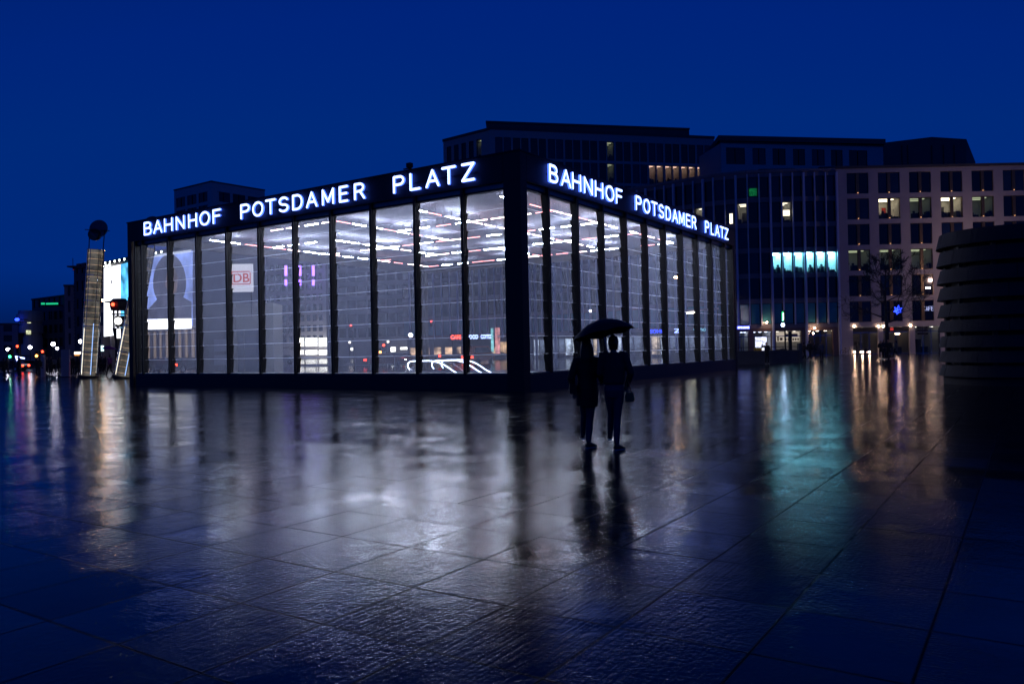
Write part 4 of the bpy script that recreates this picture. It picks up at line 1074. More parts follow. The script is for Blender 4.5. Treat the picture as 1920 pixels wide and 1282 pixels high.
# ------------------------------------------------------------------ people
def pmat(name, col, rough=.75): return mat(name, col, rough, 0, .2, 9, .15)
CL = {'black': pmat('black_cloth', (.010, .010, .012)), 'navy': pmat('navy_cloth', (.010, .014, .03)), 'denim': pmat('blue_denim', (.035, .055, .085)),
      'grey': pmat('grey_cloth', (.10, .10, .115)), 'brown': pmat('brown_cloth', (.05, .035, .03)), 'purple': pmat('purple_cloth', (.10, .02, .12))}
SKIN = pmat('skin', (.35, .20, .14), .5); HAIR = pmat('dark_hair', (.012, .009, .007), .5); SHOE = pmat('dark_shoe', (.014, .014, .015), .5)
SOLE = pmat('pale_sole', (.35, .34, .34), .5)
POSES = {
 # hip, knee, ankle, toe per leg (left, right), then shoulder, elbow, wrist per arm
 'walk': dict(L=[(-.09,0,.90), (-.10,.16,.50), (-.10,.24,.09)], Rr=[(.09,0,.90), (.10,.0,.48), (.10,-.30,.13)],
              AL=[(-.18,0,1.42), (-.24,-.10,1.14), (-.22,-.06,.90)], AR=[(.18,0,1.42), (.24,.04,1.14), (.22,.18,.94)]),
 'stand': dict(L=[(-.09,0,.90), (-.11,.02,.49), (-.11,0,.08)], Rr=[(.09,0,.90), (.11,.02,.49), (.11,0,.08)],
               AL=[(-.18,0,1.42), (-.26,.0,1.14), (-.20,.12,.96)], AR=[(.18,0,1.42), (.26,.0,1.14), (.20,.14,1.04)]),
 'phone': dict(L=[(-.09,0,.90), (-.12,.02,.49), (-.12,0,.08)], Rr=[(.09,0,.90), (.10,.05,.49), (.10,.02,.08)],
               AL=[(-.18,0,1.42), (-.28,.02,1.16), (-.16,.20,1.10)], AR=[(.18,0,1.42), (.38,.0,1.30), (.36,.02,1.58)]),
 'hold': dict(L=[(-.09,0,.90), (-.10,.12,.50), (-.10,.18,.09)], Rr=[(.09,0,.90), (.10,.0,.48), (.09,-.24,.12)],
              AL=[(-.18,0,1.42), (-.25,-.02,1.14), (-.2,.06,.92)], AR=[(.18,0,1.42), (.22,.06,1.18), (.12,.26,1.34)]),
 # the couple: weight on one leg, the other swinging ahead of it
 'woman': dict(L=[(-.05,.0,.88), (-.03,.20,.50), (-.02,.50,.16)], Rr=[(.06,0,.88), (.035,.03,.47), (.0,-.01,.075)],
               AL=[(-.165,0,1.37), (-.265,-.02,1.10), (-.21,.10,.90)], AR=[(.165,0,1.37), (.23,-.01,1.12), (.26,.16,1.05)]),
 'friend': dict(L=[(-.08,.0,.92), (-.03,.20,.52), (-.04,.46,.18)], Rr=[(.085,0,.92), (.045,.03,.49), (.02,-.01,.075)],
                AL=[(-.175,0,1.42), (-.225,.02,1.16), (-.12,.26,1.16)], AR=[(.175,0,1.42), (.275,-.03,1.15), (.23,.12,.97)]),
}
def hand(q, w, d, grip=False, s=1.0):
    """palm and five separate fingers starting at wrist w, pointing along d"""
    w, d = Vector(w), Vector(d).normalized(); side = d.cross(Vector((0, 0, 1)))
    if side.length < .1: side = Vector((0, 1, 0))
    side.normalize(); up = side.cross(d)
    q.loft([w, w + d * .045, w + d * .09], [(.026, .018), (.038, .016), (.038, .013)], 8, side)
    cv = -up
    for i, L in enumerate((.062, .072, .067, .052)):
        b0 = w + d * .088 + side * (-.029 + .0195 * i)
        b1 = b0 + (d * .9 + cv * (.9 if grip else .3)).normalized() * L * .45
        b2 = b1 + (d * (.1 if grip else .7) + cv * (1.0 if grip else .7)).normalized() * L * .33
        b3 = b2 + (d * (-.7 if grip else .3) + cv * .8).normalized() * L * .26
        q.loft([b0, b1, b2, b3], [.0088, .0080, .0072, .0060], 6, side)
    t0 = w + d * .03 - side * .034
    q.loft([t0, t0 + (d * .6 - side * .6 + cv * .3).normalized() * .035, t0 + (d * .9 - side * .2 + cv * .6).normalized() * .065], [.0115, .0095, .0075], 6, side)
_pc = {}
def person_meshes(pose, coat, fine):
    key = (pose, coat, fine)
    if key in _pc: return _pc[key]
    P = POSES[pose]; V = Vector
    vox = .009 if fine else .030
    body = MB()
    body.loft([(0,0,.88), (0,0,1.05), (0,0,1.25), (0,0,1.40), (0,0,1.46)], [(.13,.09), (.11,.085), (.135,.095), (.13,.085), (.05,.05)], 14)
    body.loft([(0,0,1.40), (0,.01,1.48), (0,.015,1.54)], [.055, .050, .052], 12)
    body.loft([(0,.03,1.485), (0,.035,1.51), (0,.025,1.56), (0,.015,1.62), (0,.005,1.67), (0,0,1.705)], [(.035,.035), (.054,.065), (.070,.086), (.076,.096), (.062,.078), (.02,.025)], 16)
    body.loft([(0,.10,1.60), (0,.125,1.575), (0,.10,1.56)], [.008, .013, .010], 6)          # nose
    for s in (-1, 1): body.ball((s*.078, .0, 1.595), (.012, .02, .03), 6, 4)
    for leg in (P['L'], P['Rr']):
        body.loft([V(leg[0]) + V((0,0,.03)), (V(leg[0]) + V(leg[1])) / 2, leg[1], (V(leg[1]) * .7 + V(leg[2]) * .3), leg[2]], [.075, .065, .048, .046, .032], 10)
    for i, arm in enumerate((P['AL'], P['AR'])):
        body.loft([(arm[0][0] * .5, 0, arm[0][2] - .02), arm[0], (V(arm[0]) + V(arm[1])) / 2, arm[1], (V(arm[1]) + V(arm[2])) / 2, arm[2]], [.05, .048, .043, .036, .034, .024], 8, (0, 1, 0))
        if fine: hand(body, arm[2], V(arm[2]) - V(arm[1]), True)
        else: body.loft([arm[2], V(arm[2]) + (V(arm[2]) - V(arm[1])).normalized() * .14], [.03, .022], 6)
    face = remeshed(body, 'body', SKIN, .0075 if fine else .03, 1)
    tr = MB()
    for leg in (P['L'], P['Rr']):
        h_, k_, a_ = V(leg[0]), V(leg[1]), V(leg[2])
        tr.loft([h_ + V((-h_.x * .2, 0, .05)), h_ * .55 + k_ * .45, k_, k_ * .65 + a_ * .35, a_ + (k_ - a_) * .06], [(.100,.115), (.085,.095), (.060,.066), (.060,.068), (.045,.05)], 14)
    tr.loft([(0,0,.80), (0,-.012,.90), (0,0,1.02)], [(.14,.10), (.165,.125), (.135,.10)], 16)
    trs = remeshed(tr, 'trousers', CL['denim'], vox, 3)
    ct = MB()
    if coat == 'long':
        ct.loft([(-.005,0,.655), (0,0,.80), (0,0,.95), (0,0,1.08), (0,0,1.25), (0,0,1.38), (0,0,1.45)], [(.175,.145), (.178,.150), (.172,.145), (.155,.125), (.175,.13), (.150,.115), (.07,.07)], 20)
    else:
        ct.loft([(0,0,.985), (0,0,1.02), (0,0,1.10), (0,0,1.25), (0,0,1.38), (0,0,1.46)], [(.165,.125), (.178,.137), (.180,.138), (.190,.14), (.160,.12), (.075,.075)], 20)
    for arm in (P['AL'], P['AR']):
        a, b_, c_ = V(arm[0]), V(arm[1]), V(arm[2])
        ct.loft([a + V((-a.x * .45, 0, -.01)), a + V((0, 0, -.01)), (a + b_) / 2, b_, (b_ + c_) / 2, c_ + (c_ - b_).normalized() * .01], [.075, .076, .068, .062, .056, .045], 12, (0, 1, 0))
    coatm = remeshed(ct, 'coat', CL['black'], vox, 3)
    hr = MB()
    hr.loft([(0,-.03,1.50), (0,-.025,1.56), (0,-.012,1.62), (0,-.004,1.68), (0,0,1.725)], [(.065,.06), (.083,.085), (.088,.098), (.075,.085), (.02,.02)], 14)
    if coat == 'long': hr.loft([(0,-.065,1.28), (0,-.07,1.40), (0,-.045,1.52), (0,-.02,1.62)], [(.095,.045), (.118,.06), (.112,.085), (.09,.09)], 14)
    elif fine: hr.ball((.0, -.115, 1.60), (.045, .045, .045), 10, 7)
    hair = remeshed(hr, 'hair', HAIR, .010 if fine else .03, 2)
    sh = []
    for leg in (P['L'], P['Rr']):
        a = V(leg[2]); q = MB(); lift = a.z - .075
        q.mi = 0; q.smooth = True
        q.loft([(a.x, a.y - .055, .045 + lift), (a.x, a.y - .02, .06 + lift), (a.x, a.y + .05, .055 + lift), (a.x, a.y + .13, .04 + lift), (a.x, a.y + .185, .032 + lift)], [(.030,.030), (.038,.050), (.040,.042), (.043,.028), (.022,.014)], 12)
        q.mi = 1; q.loft([(a.x, a.y - .065, .015 + lift), (a.x, a.y - .05, .015 + lift), (a.x, a.y + .13, .014 + lift), (a.x, a.y + .19, .016 + lift)], [(.026,.015), (.040,.015), (.047,.014), (.024,.012)], 12)
        if fine and leg is P['Rr']:
            ca, sa = math.cos(R(-48)), math.sin(R(-48))
            q.v = [(a.x + (x_ - a.x) * ca - (y_ - a.y) * sa, a.y + (x_ - a.x) * sa + (y_ - a.y) * ca, z_) for x_, y_, z_ in q.v]
        sh.append(q.mesh('shoe', [SHOE, SOLE]))
    _pc[key] = (face, trs, coatm, hair, sh); return _pc[key]
def person(label, loc, rz, pose, coat='long', ccol='black', tcol='black', s=1.0, group=None, fine=False):
    o = thing('person', label, 'person', loc, rz, group); o.scale = (s, s, s)
    f_, t_, c_, h_, sh = person_meshes(pose, coat, fine)
    link(f_, 'body', o); a = link(t_, 'trousers', o); b_ = link(c_, 'coat' if coat == 'long' else 'jacket', o); link(h_, 'hair', o)
    for x in sh: link(x, 'shoe', o)
    for ob, m_ in ((a, CL[tcol]), (b_, CL[ccol])):
        ob.material_slots[0].link = 'OBJECT'; ob.material_slots[0].material = m_
    return o
A1 = gnd(1103.5, 841); A2 = gnd(1154.0, 845)
w1 = person('woman in a long dark coat under the umbrella, left of the couple', A1, R(2), 'woman', 'long', 'black', 'denim', 1.0, None, True)
w2 = person('person in a short dark jacket and blue jeans, right of the couple', A2, R(-2), 'friend', 'short', 'navy', 'denim', 1.02, None, True)
w2.scale = (.92, 1.0, 1.02)
w1.scale = (.96, 1.0, 1.0)
# umbrella
def umbrella(label, apex, tilt_y, tilt_x, r, m_, fine=True, handle=.80):
    o = thing('umbrella', label, 'umbrella', apex)
    o.matrix_world = Matrix.Translation(apex) @ Matrix.Rotation(tilt_y, 4, 'Y') @ Matrix.Rotation(tilt_x, 4, 'X')
    q = MB(); NS, NR = 48 if fine else 16, 8; vs = [(0, 0, 0)]
    for i in range(1, NR + 1):
        f = i / NR
        for j in range(NS):
            a = 2 * math.pi * j / NS; ph = (j % (NS // 8)) / (NS // 8); sc = math.sin(math.pi * ph)
            rr = r * math.sin(f * .95) / math.sin(.95) * (1 - .075 * sc * f)
            vs.append((rr * math.cos(a), rr * math.sin(a), -r * .50 * (.35 * f + .65 * (1 - math.cos(f * .95)) / (1 - math.cos(.95))) + .022 * sc * f))
    fs = [(0, 1 + j, 1 + (j + 1) % NS) for j in range(NS)]
    for i in range(NR - 1):
        for j in range(NS): a = 1 + i * NS + j; b_ = 1 + i * NS + (j + 1) % NS; fs.append((a, a + NS, b_ + NS, b_))
    q.smooth = True; q._add(vs, fs); c_ = q.build('canopy', m_, o)
    q = MB(); q.loft([(0, 0, .001), (0, 0, .035), (0, 0, .065)], [.009, .006, .003], 8); q.build('ferrule', M['black'], o)
    q = MB(); q.loft([(0, 0, -.004), (0, 0, -handle)], .0055, 8); q.build('shaft', M['chrome'], o)
    q = MB(); q.loft([(0, 0, -handle), (0, 0, -handle - .08), (.012, 0, -handle - .115), (.04, 0, -handle - .12), (.055, 0, -handle - .09)], .013, 8); q.build('handle', M['black'], o)
    if fine:
        for k in range(8):
            a = 2 * math.pi * k / 8; q = MB(); pth = []
            for i in range(9):
                f = i / 8; rr = r * math.sin(f * .95) / math.sin(.95) * .995; pth.append((rr * math.cos(a), rr * math.sin(a), -r * .50 * (.35 * f + .65 * (1 - math.cos(f * .95)) / (1 - math.cos(.95))) - .006))
            q.loft(pth, .0025, 5); m_2 = pth[4]; q.loft([(0, 0, -.36), m_2], .002, 5); q.build('rib', M['steel'], o)
    return o
M['umb'] = mat('navy_umbrella_nylon', (.005, .008, .015), .75, 0, .15, 5)
M['umb2'] = mat('purple_umbrella_nylon', (.10, .012, .12), .5, 0, .15, 5)
umbrella('open dark navy umbrella held over the couple walking', at(1125.5, 598.5, 11.95), R(-11), R(-7), .49, M['umb'], True, .88)
# bags
hb = thing('handbag', 'small dark shoulder bag at the left hip of the woman in the coat', 'handbag', at(1074.5, 737, 12.1))
q = MB(); q.smooth = False; q.prism([(-.055,0), (.045,-.01), (.06,.11), (.03,.14), (-.045,.14), (-.06,.08)], -.04, .05); q.build('bag_body', CL['black'], hb)
q = MB(); q.loft([(-.03, 0, .135), (-.01, .01, .24), (.035, .03, .27), (.03, .02, .14)], .006, 6); q.build('strap', CL['black'], hb)
bb = thing('brown_handbag', 'small brown leather handbag hanging at the right side of the friend', 'handbag', at(1181, 753, 11.82))
M['leather'] = mat('brown_leather', (.40, .12, .04), .35, 0, .25, 14)
q = MB(); q.prism([(-.07,0), (.05,0), (.065,.02), (.058,.10), (.02,.145), (-.05,.14), (-.075,.09)], -.035, .035); q.build('bag_body', M['leather'], bb)
q = MB(); q.prism([(-.06,.06), (.05,.06), (.052,.135), (-.055,.138)], -.045, -.036); q.build('flap', M['leather'], bb)
q = MB(); q.box(.045, .068, -.05, -.03, .05, .075); q.build('clasp', M['brass'], bb)
q = MB(); q.loft([(-.05, 0, .135), (-.045, .03, .28), (-.02, .05, .33), (.01, .02, .22), (.03, 0, .138)], .0055, 6); q.build('strap', M['leather'], bb)

# far people
GR = 'people on the far side of the plaza'
def far_person(px, py, D, label, rz, pose, coat, cc, tc, s=1.0):
    p = at(px, py, D); return person(label, (p.x, D, 0), R(rz), pose, coat, cc, tc, s, GR)
far_person(1437.5, 660, 63, 'dark figure raising an arm in front of the low stair wall', 185, 'phone', 'short', 'black', 'black', 1.02)
far_person(1508, 660, 76, 'leftmost of the three walkers beside the end post of the stair wall', -80, 'walk', 'short', 'brown', 'black')
far_person(1518, 660, 74.5, 'tall walker in black, middle of the three beside the stair wall', -75, 'walk', 'short', 'black', 'black', 1.08)
far_person(1525.5, 660, 76.5, 'walker in a navy jacket, rightmost of the three beside the stair wall', -85, 'walk', 'short', 'navy', 'denim', .98)
far_person(1540, 660, 76, 'lone pedestrian in a long grey coat before the dark shop doors', 200, 'stand', 'long', 'grey', 'black', 1.03)
far_person(1652, 660, 73.5, 'figure in black at the left of the group under the bare tree', 170, 'stand', 'long', 'black', 'black', 1.0)
far_person(1658, 660, 72.5, 'broad figure in the middle of the group under the bare tree', 190, 'stand', 'long', 'navy', 'black', 1.05)
far_person(1666, 660, 71.5, 'figure in black standing close by the trunk of the bare tree', 150, 'stand', 'short', 'black', 'black', 1.05)
far_person(1680, 660, 75, 'walker in a pale grey coat right of the bare tree', 60, 'walk', 'long', 'grey', 'black', 1.04)
LFT = [(7, 68, 'walk', 'black', 'dark walker nearest the left picture edge'), (13, 73, 'walk', 'navy', 'second walker from the left edge, half behind the first'), (35, 70, 'stand', 'black', 'single figure below the glowing white arrow'),
       (71, 66, 'walk', 'black', 'tall walker in front of the pale bollard pillar'), (87, 78, 'stand', 'brown', 'left figure of the trio under the paired street lamps'), (94, 77, 'stand', 'black', 'middle figure of the trio under the paired street lamps'),
       (101, 79, 'walk', 'grey', 'right figure of the trio under the paired street lamps'), (110, 80, 'stand', 'black', 'figure standing just left of the blue grey info pillar'), (134, 70, 'walk', 'black', 'dark walker right of the blue grey info pillar'), (140, 73, 'stand', 'navy', 'figure between the info pillar and the tall light column'),
       (146, 69, 'walk', 'black', 'walker brushing the left side of the tall light column'), (184, 80, 'stand', 'black', 'standing figure just right of the tall light column'), (190, 84, 'stand', 'navy', 'second standing figure right of the tall light column'), (196, 82, 'stand', 'black', 'figure between the tall light column and the purple umbrella')]
for i, (px, D, ps, cc, lab) in enumerate(LFT): far_person(px, 680, D, lab, (i * 67) % 360, ps, 'long' if i % 3 else 'short', cc, 'black', 1.0 + .03 * (i % 3))
pu = far_person(206, 680, 66, 'pedestrian striding under a purple umbrella between the light columns', 75, 'walk', 'short', 'purple', 'black', 1.05)
umbrella('open purple umbrella over the pedestrian between the light columns', at(205, 648, 66), R(4), 0, .62, M['umb2'], False, .6)

# ------------------------------------------------------------------ street objects
# stacked concrete ring structure
rg = thing('ventilation_shaft', 'round dark concrete ventilation tower of stacked sloping rings', 'ventilation tower')
ccx, ccy, RR = 17.85, 28.2, 2.12
rg.location = (ccx, ccy, 0)
RZ = [(5.00, 5.52), (4.35, 4.87), (3.69, 4.20), (3.08, 3.55), (2.46, 2.92), (1.91, 2.33), (1.35, 1.76), (.81, 1.21), (.30, .70)]
def ring(z0, z1, r0b, r0t, ri, seg=72):
    q = MB(); vs = []
    for k in range(seg):
        a = 2 * math.pi * k / seg; c_, s_ = math.cos(a), math.sin(a)
        vs += [(r0b * c_, r0b * s_, z0), (r0t * c_, r0t * s_, z1), (ri * c_, ri * s_, z1 - .01), (ri * c_, ri * s_, z0 + .01)]
    fs = []
    for k in range(seg):
        a, b_ = 4 * k, 4 * ((k + 1) % seg)
        for j in range(4): fs.append((a + j, b_ + j, b_ + (j + 1) % 4, a + (j + 1) % 4))
    q._add(vs, fs); return q
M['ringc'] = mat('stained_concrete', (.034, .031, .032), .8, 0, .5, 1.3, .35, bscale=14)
rr_ = random.Random(3)
for i_, (z0, z1) in enumerate(RZ):
    q = MB(); ns = 9; off = rr_.uniform(0, 40); z0 *= .985; z1 *= .985
    for s_i in range(ns):
        a0, a1 = off + 360 / ns * s_i + .15, off + 360 / ns * (s_i + 1) - .15; dr = rr_.uniform(-.005, .005); dz = rr_.uniform(-.006, .006)
        vs = []; n_ = 8
        for k in range(n_ + 1):
            a = R(a0 + (a1 - a0) * k / n_); c_, s_ = math.cos(a), math.sin(a)
            for rad, z in ((RR + .12 + dr, z0 + dz), (RR + dr, z1 + dz), (RR - .32, z1 - .01 + dz), (RR - .32, z0 + .01 + dz)): vs.append((rad * c_, rad * s_, z))
        fs = [(0, 1, 2, 3), (4 * n_ + 3, 4 * n_ + 2, 4 * n_ + 1, 4 * n_)]
        for k in range(n_):
            for j in range(4): fs.append((4 * k + j, 4 * k + 4 + j, 4 * k + 4 + (j + 1) % 4, 4 * k + (j + 1) % 4))
        q._add(vs, fs)
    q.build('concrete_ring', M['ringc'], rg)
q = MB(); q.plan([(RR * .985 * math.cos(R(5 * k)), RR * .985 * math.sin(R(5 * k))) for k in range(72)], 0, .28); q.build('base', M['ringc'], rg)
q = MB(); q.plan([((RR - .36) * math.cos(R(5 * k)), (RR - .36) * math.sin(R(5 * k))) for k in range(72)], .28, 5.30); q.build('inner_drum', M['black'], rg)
q = MB()
for k in range(10): a = R(36 * k + 10); q.box((RR - .2) * math.cos(a) - .07, (RR - .2) * math.cos(a) + .07, (RR - .2) * math.sin(a) - .07, (RR - .2) * math.sin(a) + .07, .28, 4.9)
q.build('support_post', M['concrete_dark'], rg)

# low wall of the suburban railway stairs, sign pole and pillars
sw = thing('stair_wall', 'low dark stair entrance wall with a handrail right of the hall', 'stair entrance')
a, b_ = at(1378, 680, 63.5), at(1498, 680, 65.5); g2 = (Vector((b_.x, b_.y)) - Vector((a.x, a.y))); Ls = g2.length
sw.matrix_world = Matrix.Translation((a.x, a.y, 0)) @ Matrix.Rotation(math.atan2(g2.y, g2.x), 4, 'Z')
q = MB(); q.box(-6, Ls, 0, .28, 0, 1.02); q.box(Ls - .28, Ls, .28, 4, 0, 1.02); q.box(-6.03, Ls + .03, -.03, .31, 1.02, 1.08); q.build('wall', M['concrete_dark'], sw)
q = MB(); q.loft([(-6, .14, 1.36), (Ls, .14, 1.36)], .025, 6)
for k in range(9): q.loft([(-6 + k * 1.35, .14, 1.08), (-6 + k * 1.35, .14, 1.36)], .018, 5)
q.build('handrail', M['steel'], sw)
q = MB(); q.box(Ls + .03, Ls + .32, -.05, .25, 0, 1.62); q.build('end_post', M['concrete_dark'], sw)
ss = thing('suburban_rail_sign', 'green and white S disc sign on a dark pole behind the low wall', 'sign', at(1471, 700, 66)); ss.location.z = 0
zc = at(1469, 593, 66).z
q = MB(); q.loft([(.12, 0, 0), (.12, 0, zc + .5)], .07, 8); q.build('pole', M['steel'], ss)
q = MB(); n_ = 28; q.prism([(.40 * math.cos(2 * math.pi * k / n_), .40 * math.sin(2 * math.pi * k / n_)) for k in range(n_)], -.04, .04)
DM = Matrix.Translation((-.06, -.05, zc)) @ Matrix.Rotation(R(66), 4, 'Z')
q.build('disc', emit('green_disc', (.03, .75, .22), 2.0), ss, DM)
link(text_mesh('S', .74, 'lettering', emit('white_sign_letter', (.9, 1, .95), 6), .006, .03), 'lettering', ss, DM @ Matrix.Translation((0, -.05, -.26)))
q = MB(); q.ball((-.06, -.05, zc - .72), .14, 10, 6); q.build('lamp', M['globe_cool'], ss)
ip = thing('info_pillar', 'slim dark metal pillar right of the S sign pole', 'pillar', (at(1483, 700, 68).x, 68, 0))
q = MB(); q.box(-.13, .13, -.1, .1, 0, at(1483, 621, 68).z); q.box(-.2, .2, -.16, .16, 0, .08); q.build('body', M['steel'], ip)
yb = thing('yellow_bench', 'yellow seat bench behind the low stair wall', 'bench', (at(1425, 700, 69).x, 69, 0))
M['yellow'] = mat('yellow_paint', (.55, .28, .02), .5)
q = MB(); q.box(-.35, .35, 0, .45, .75, .85); q.box(-.35, .35, .42, .48, .85, 1.30); q.build('seat', M['yellow'], yb)
q = MB(); q.box(-.3, -.24, .05, .4, 0, .75); q.box(.24, .3, .05, .4, 0, .75); q.build('leg_frame', M['steel'], yb)
bk = thing('bicycle', 'parked bicycle leaning at the stone corner pillar', 'bicycle', (at(1588, 665, 102).x, 102, 0))
def wheel(cx):
    q = MB(); n_ = 20; ps = [(cx + .34 * math.cos(2 * math.pi * k / n_), 0, .36 + .34 * math.sin(2 * math.pi * k / n_)) for k in range(n_ + 1)]
    q.loft(ps, .02, 5, (0, 1, 0))
    for k in range(6): a = math.pi * k / 6; q.loft([(cx + .33 * math.cos(a), 0, .36 + .33 * math.sin(a)), (cx - .33 * math.cos(a), 0, .36 - .33 * math.sin(a))], .004, 4, (0, 1, 0))
    q.build('wheel', M['rubber'], bk)
wheel(-.52); wheel(.52)
q = MB()
for a, b_ in (((-.52, 0, .36), (-.1, 0, .38)), ((-.1, 0, .38), (-.2, 0, .9)), ((-.52, 0, .36), (-.18, 0, .82)), ((-.18, 0, .82), (.36, 0, .86)), ((-.1, 0, .38), (.36, 0, .80)), ((.52, 0, .36), (.34, 0, 1.02))): q.loft([a, b_], .018, 6, (0, 1, 0))
q.build('frame', M['steel'], bk)
q = MB(); q.box(-.32, -.08, -.06, .06, .90, .95); q.build('saddle', M['rubber'], bk)
q = MB(); q.loft([(.34, -.25, 1.04), (.34, .25, 1.04)], .014, 6); q.build('handlebar', M['steel'], bk)

# bare tree
def tree(name, label, x, y, h, trunk_h, spread, seed, levels=5, r0=.22):
    o = thing(name, label, 'tree', (x, y, 0)); rr = random.Random(seed)
    tk = MB(); tk.smooth = True; cr = MB(); cr.smooth = True
    lean = Vector((rr.uniform(-.1, .1), 0, 0))
    pts = [Vector((0, 0, 0)), Vector((.02, 0, trunk_h * .5)), Vector((0, 0, trunk_h)), Vector((-.05, .05, trunk_h + (h - trunk_h) * .45)), Vector((.05, 0, h * .97))]
    tk.loft([Vector((0, 0, 0))] + [Vector((0, 0, .15))] + pts[1:], [r0 * 1.5, r0 * 1.05, r0 * .9, r0 * .75, r0 * .4, r0 * .08], 10)
    def grow(p, d, L, r, lv):
        ps = [p]; rs = [r]; cur = p.copy(); dd = d.copy(); n_ = 5
        for k in range(n_):
            dd = (dd + Vector((rr.uniform(-.26, .26), rr.uniform(-.26, .26), rr.uniform(-.08, .24)))).normalized()
            cur = cur + dd * L / n_; ps.append(cur.copy()); rs.append(r * (1 - .75 * (k + 1) / n_))
            if lv > 0 and k >= 1:
                for _ in range(1 if lv > 1 else 2):
                    if rr.random() < .85:
                        a = dd.cross(Vector((rr.uniform(-1, 1), rr.uniform(-1, 1), rr.uniform(-1, 1)))).normalized()
                        grow(cur.copy(), (dd * .72 + a * .75).normalized(), L * rr.uniform(.48, .68), rs[-1] * .72, lv - 1)
        cr.loft(ps, [max(x_, .017) for x_ in rs], 5 if lv > 1 else 3, cap=False)
    nb = 15
    for k in range(nb):
        f = k / nb; z = trunk_h + (h * .93 - trunk_h) * f ** .9
        a = k * 2.4 + rr.uniform(-.4, .4); L = spread * (1.0 - .68 * f) * rr.uniform(.8, 1.1)
        grow(Vector((0, 0, z)), Vector((math.cos(a), math.sin(a), .12 + .75 * f)).normalized(), L, r0 * .42 * (1 - .55 * f), levels - 2)
    tk.build('trunk', M['bark'], o); cr.build('crown', M['bark'], o)
    return o
tx = at(1664, 672, 75)
tree('bare_tree', 'leafless tree with a wide twiggy crown before the stone office block', tx.x, 75, 9.6, 3.4, 3.5, 5, 5, .20)
tree('bare_tree', 'small leafless tree seen through the hall left of the bright shops', at(526, 660, 150).x, 150, 8.2, 2.6, 2.8, 9, 4, .16)

# leaning glass light columns
M['tubeglass'] = clear_glass('column_glass', (.80, .86, .92), .05)
M['warmrod'] = emit('warm_lit_rod', (1.0, .62, .38), .55, .5, 3)  # rung glow stands for inner light reflected off the rings
M['coolrod'] = emit('cool_lit_rod', (.35, .55, 1.0), 1.6)
M['paleglow'] = emit('pale_lit_core', (.75, .64, .50), .13, .6, 1.6)
def light_column(label, base, top, r=.60, head=True):
    base, top = Vector(base), Vector(top); ax = top - base; L = ax.length; z = ax.normalized()
    x = Vector((1, 0, 0)); x = (x - z * x.dot(z)).normalized(); y = z.cross(x)
    mx = Matrix((x, y, z)).transposed().to_4x4(); mx.translation = base
    o = bpy.data.objects.new('light_column', None); COL.objects.link(o); o.matrix_world = mx
    tag(o, label, 'light column', 'leaning glass light columns')
    q = MB(); q.smooth = True; q.loft([(0, 0, .1), (0, 0, L)], r, 28, cap=False); q.build('glass_tube', M['tubeglass'], o)
    q = MB(); q.loft([(0, 0, -.15), (0, 0, .12)], r + .10, 28); q.build('foot_ring', M['black'], o)
    n_ = 5
    for k in range(1, n_ + 1):
        q = MB(); zz = L * k / n_; q.loft([(0, 0, zz - .05), (0, 0, zz)], r + .035, 28); q.build('flange', M['chrome'], o)
    q = MB()
    for k in range(6): a = R(60 * k + 20); q.loft([(r * .97 * math.cos(a), r * .97 * math.sin(a), .1), (r * .97 * math.cos(a), r * .97 * math.sin(a), L)], .022, 5)
    q.build('edge_rod', M['chrome'], o)
    q = MB(); q.loft([(.0, .0, .1), (.0, .0, L)], r * .80, 18); q.build('core', M['paleglow'], o)
    q = MB(); q.loft([(r * .60, -.62 * r, .2), (r * .60, -.62 * r, L * .42)], .03, 6); q.build('cool_light_rod', M['coolrod'], o)
    q = MB(); q.loft([(-r * .5, -.72 * r, .2), (-r * .5, -.72 * r, L * .38)], .02, 6); q.build('pale_light_rod', M['lamp_yellow'], o)
    for k in range(int(L / .46)):
        zz = .35 + k * .46; q = MB(); q.loft([(0, 0, zz), (0, 0, zz + .03)], r * .83, 18); q.build('warm_glow_rung', M['warmrod'], o)
    if head:
        q = MB()
        for s in (-1, 1): q.loft([(s * (r - .05), 0, L), (s * (r - .02), 0, L + 1.55)], .04, 6)
        q.loft([(-r - .35, 0, L + 1.50), (r + .35, 0, L + 1.50)], .035, 6); q.build('head_frame', M['steel'], o)
        q = MB(); q.smooth = False; n_ = 28; q.prism([(.62 * math.cos(2 * math.pi * k / n_), .80 * math.sin(2 * math.pi * k / n_)) for k in range(n_)], -.03, .03)
        q.build('mirror_disc', M['slab_steel'], o, Matrix.Translation((.10, 0, L + 1.62)) @ Matrix.Rotation(R(-28), 4, 'X') @ Matrix.Rotation(R(25), 4, 'Z'))
        q = MB(); q.smooth = True; q.loft([(-.08, -.35, L + 1.10), (-.08, -.05, L + 1.15), (-.08, .15, L + 1.2)], [.44, .46, .25], 20); q.build('lamp_drum', M['steel'], o)
        q = MB(); q.loft([(-.08, -.37, L + 1.10), (-.08, -.351, L + 1.10)], .38, 20); q.build('lamp_lens', mat('lens_glass', (.05, .06, .045), .1, 0, .2, 3), o)
    return o
b_ = gnd(165.5, 709)
light_column('tall leaning glass light column with warm rungs, left of the hall', (b_.x, b_.y, .1), at(180, 468, b_.y), .60)
b_ = at(229, 705, 57.5)
tpp = at(284.5, 415, 57.5)
bb_ = Vector((b_.x, b_.y, .1)); dirn = (tpp - bb_).normalized()
light_column('strongly leaning light column half hidden behind the hall corner', bb_, bb_ + dirn * 9.7, .60)

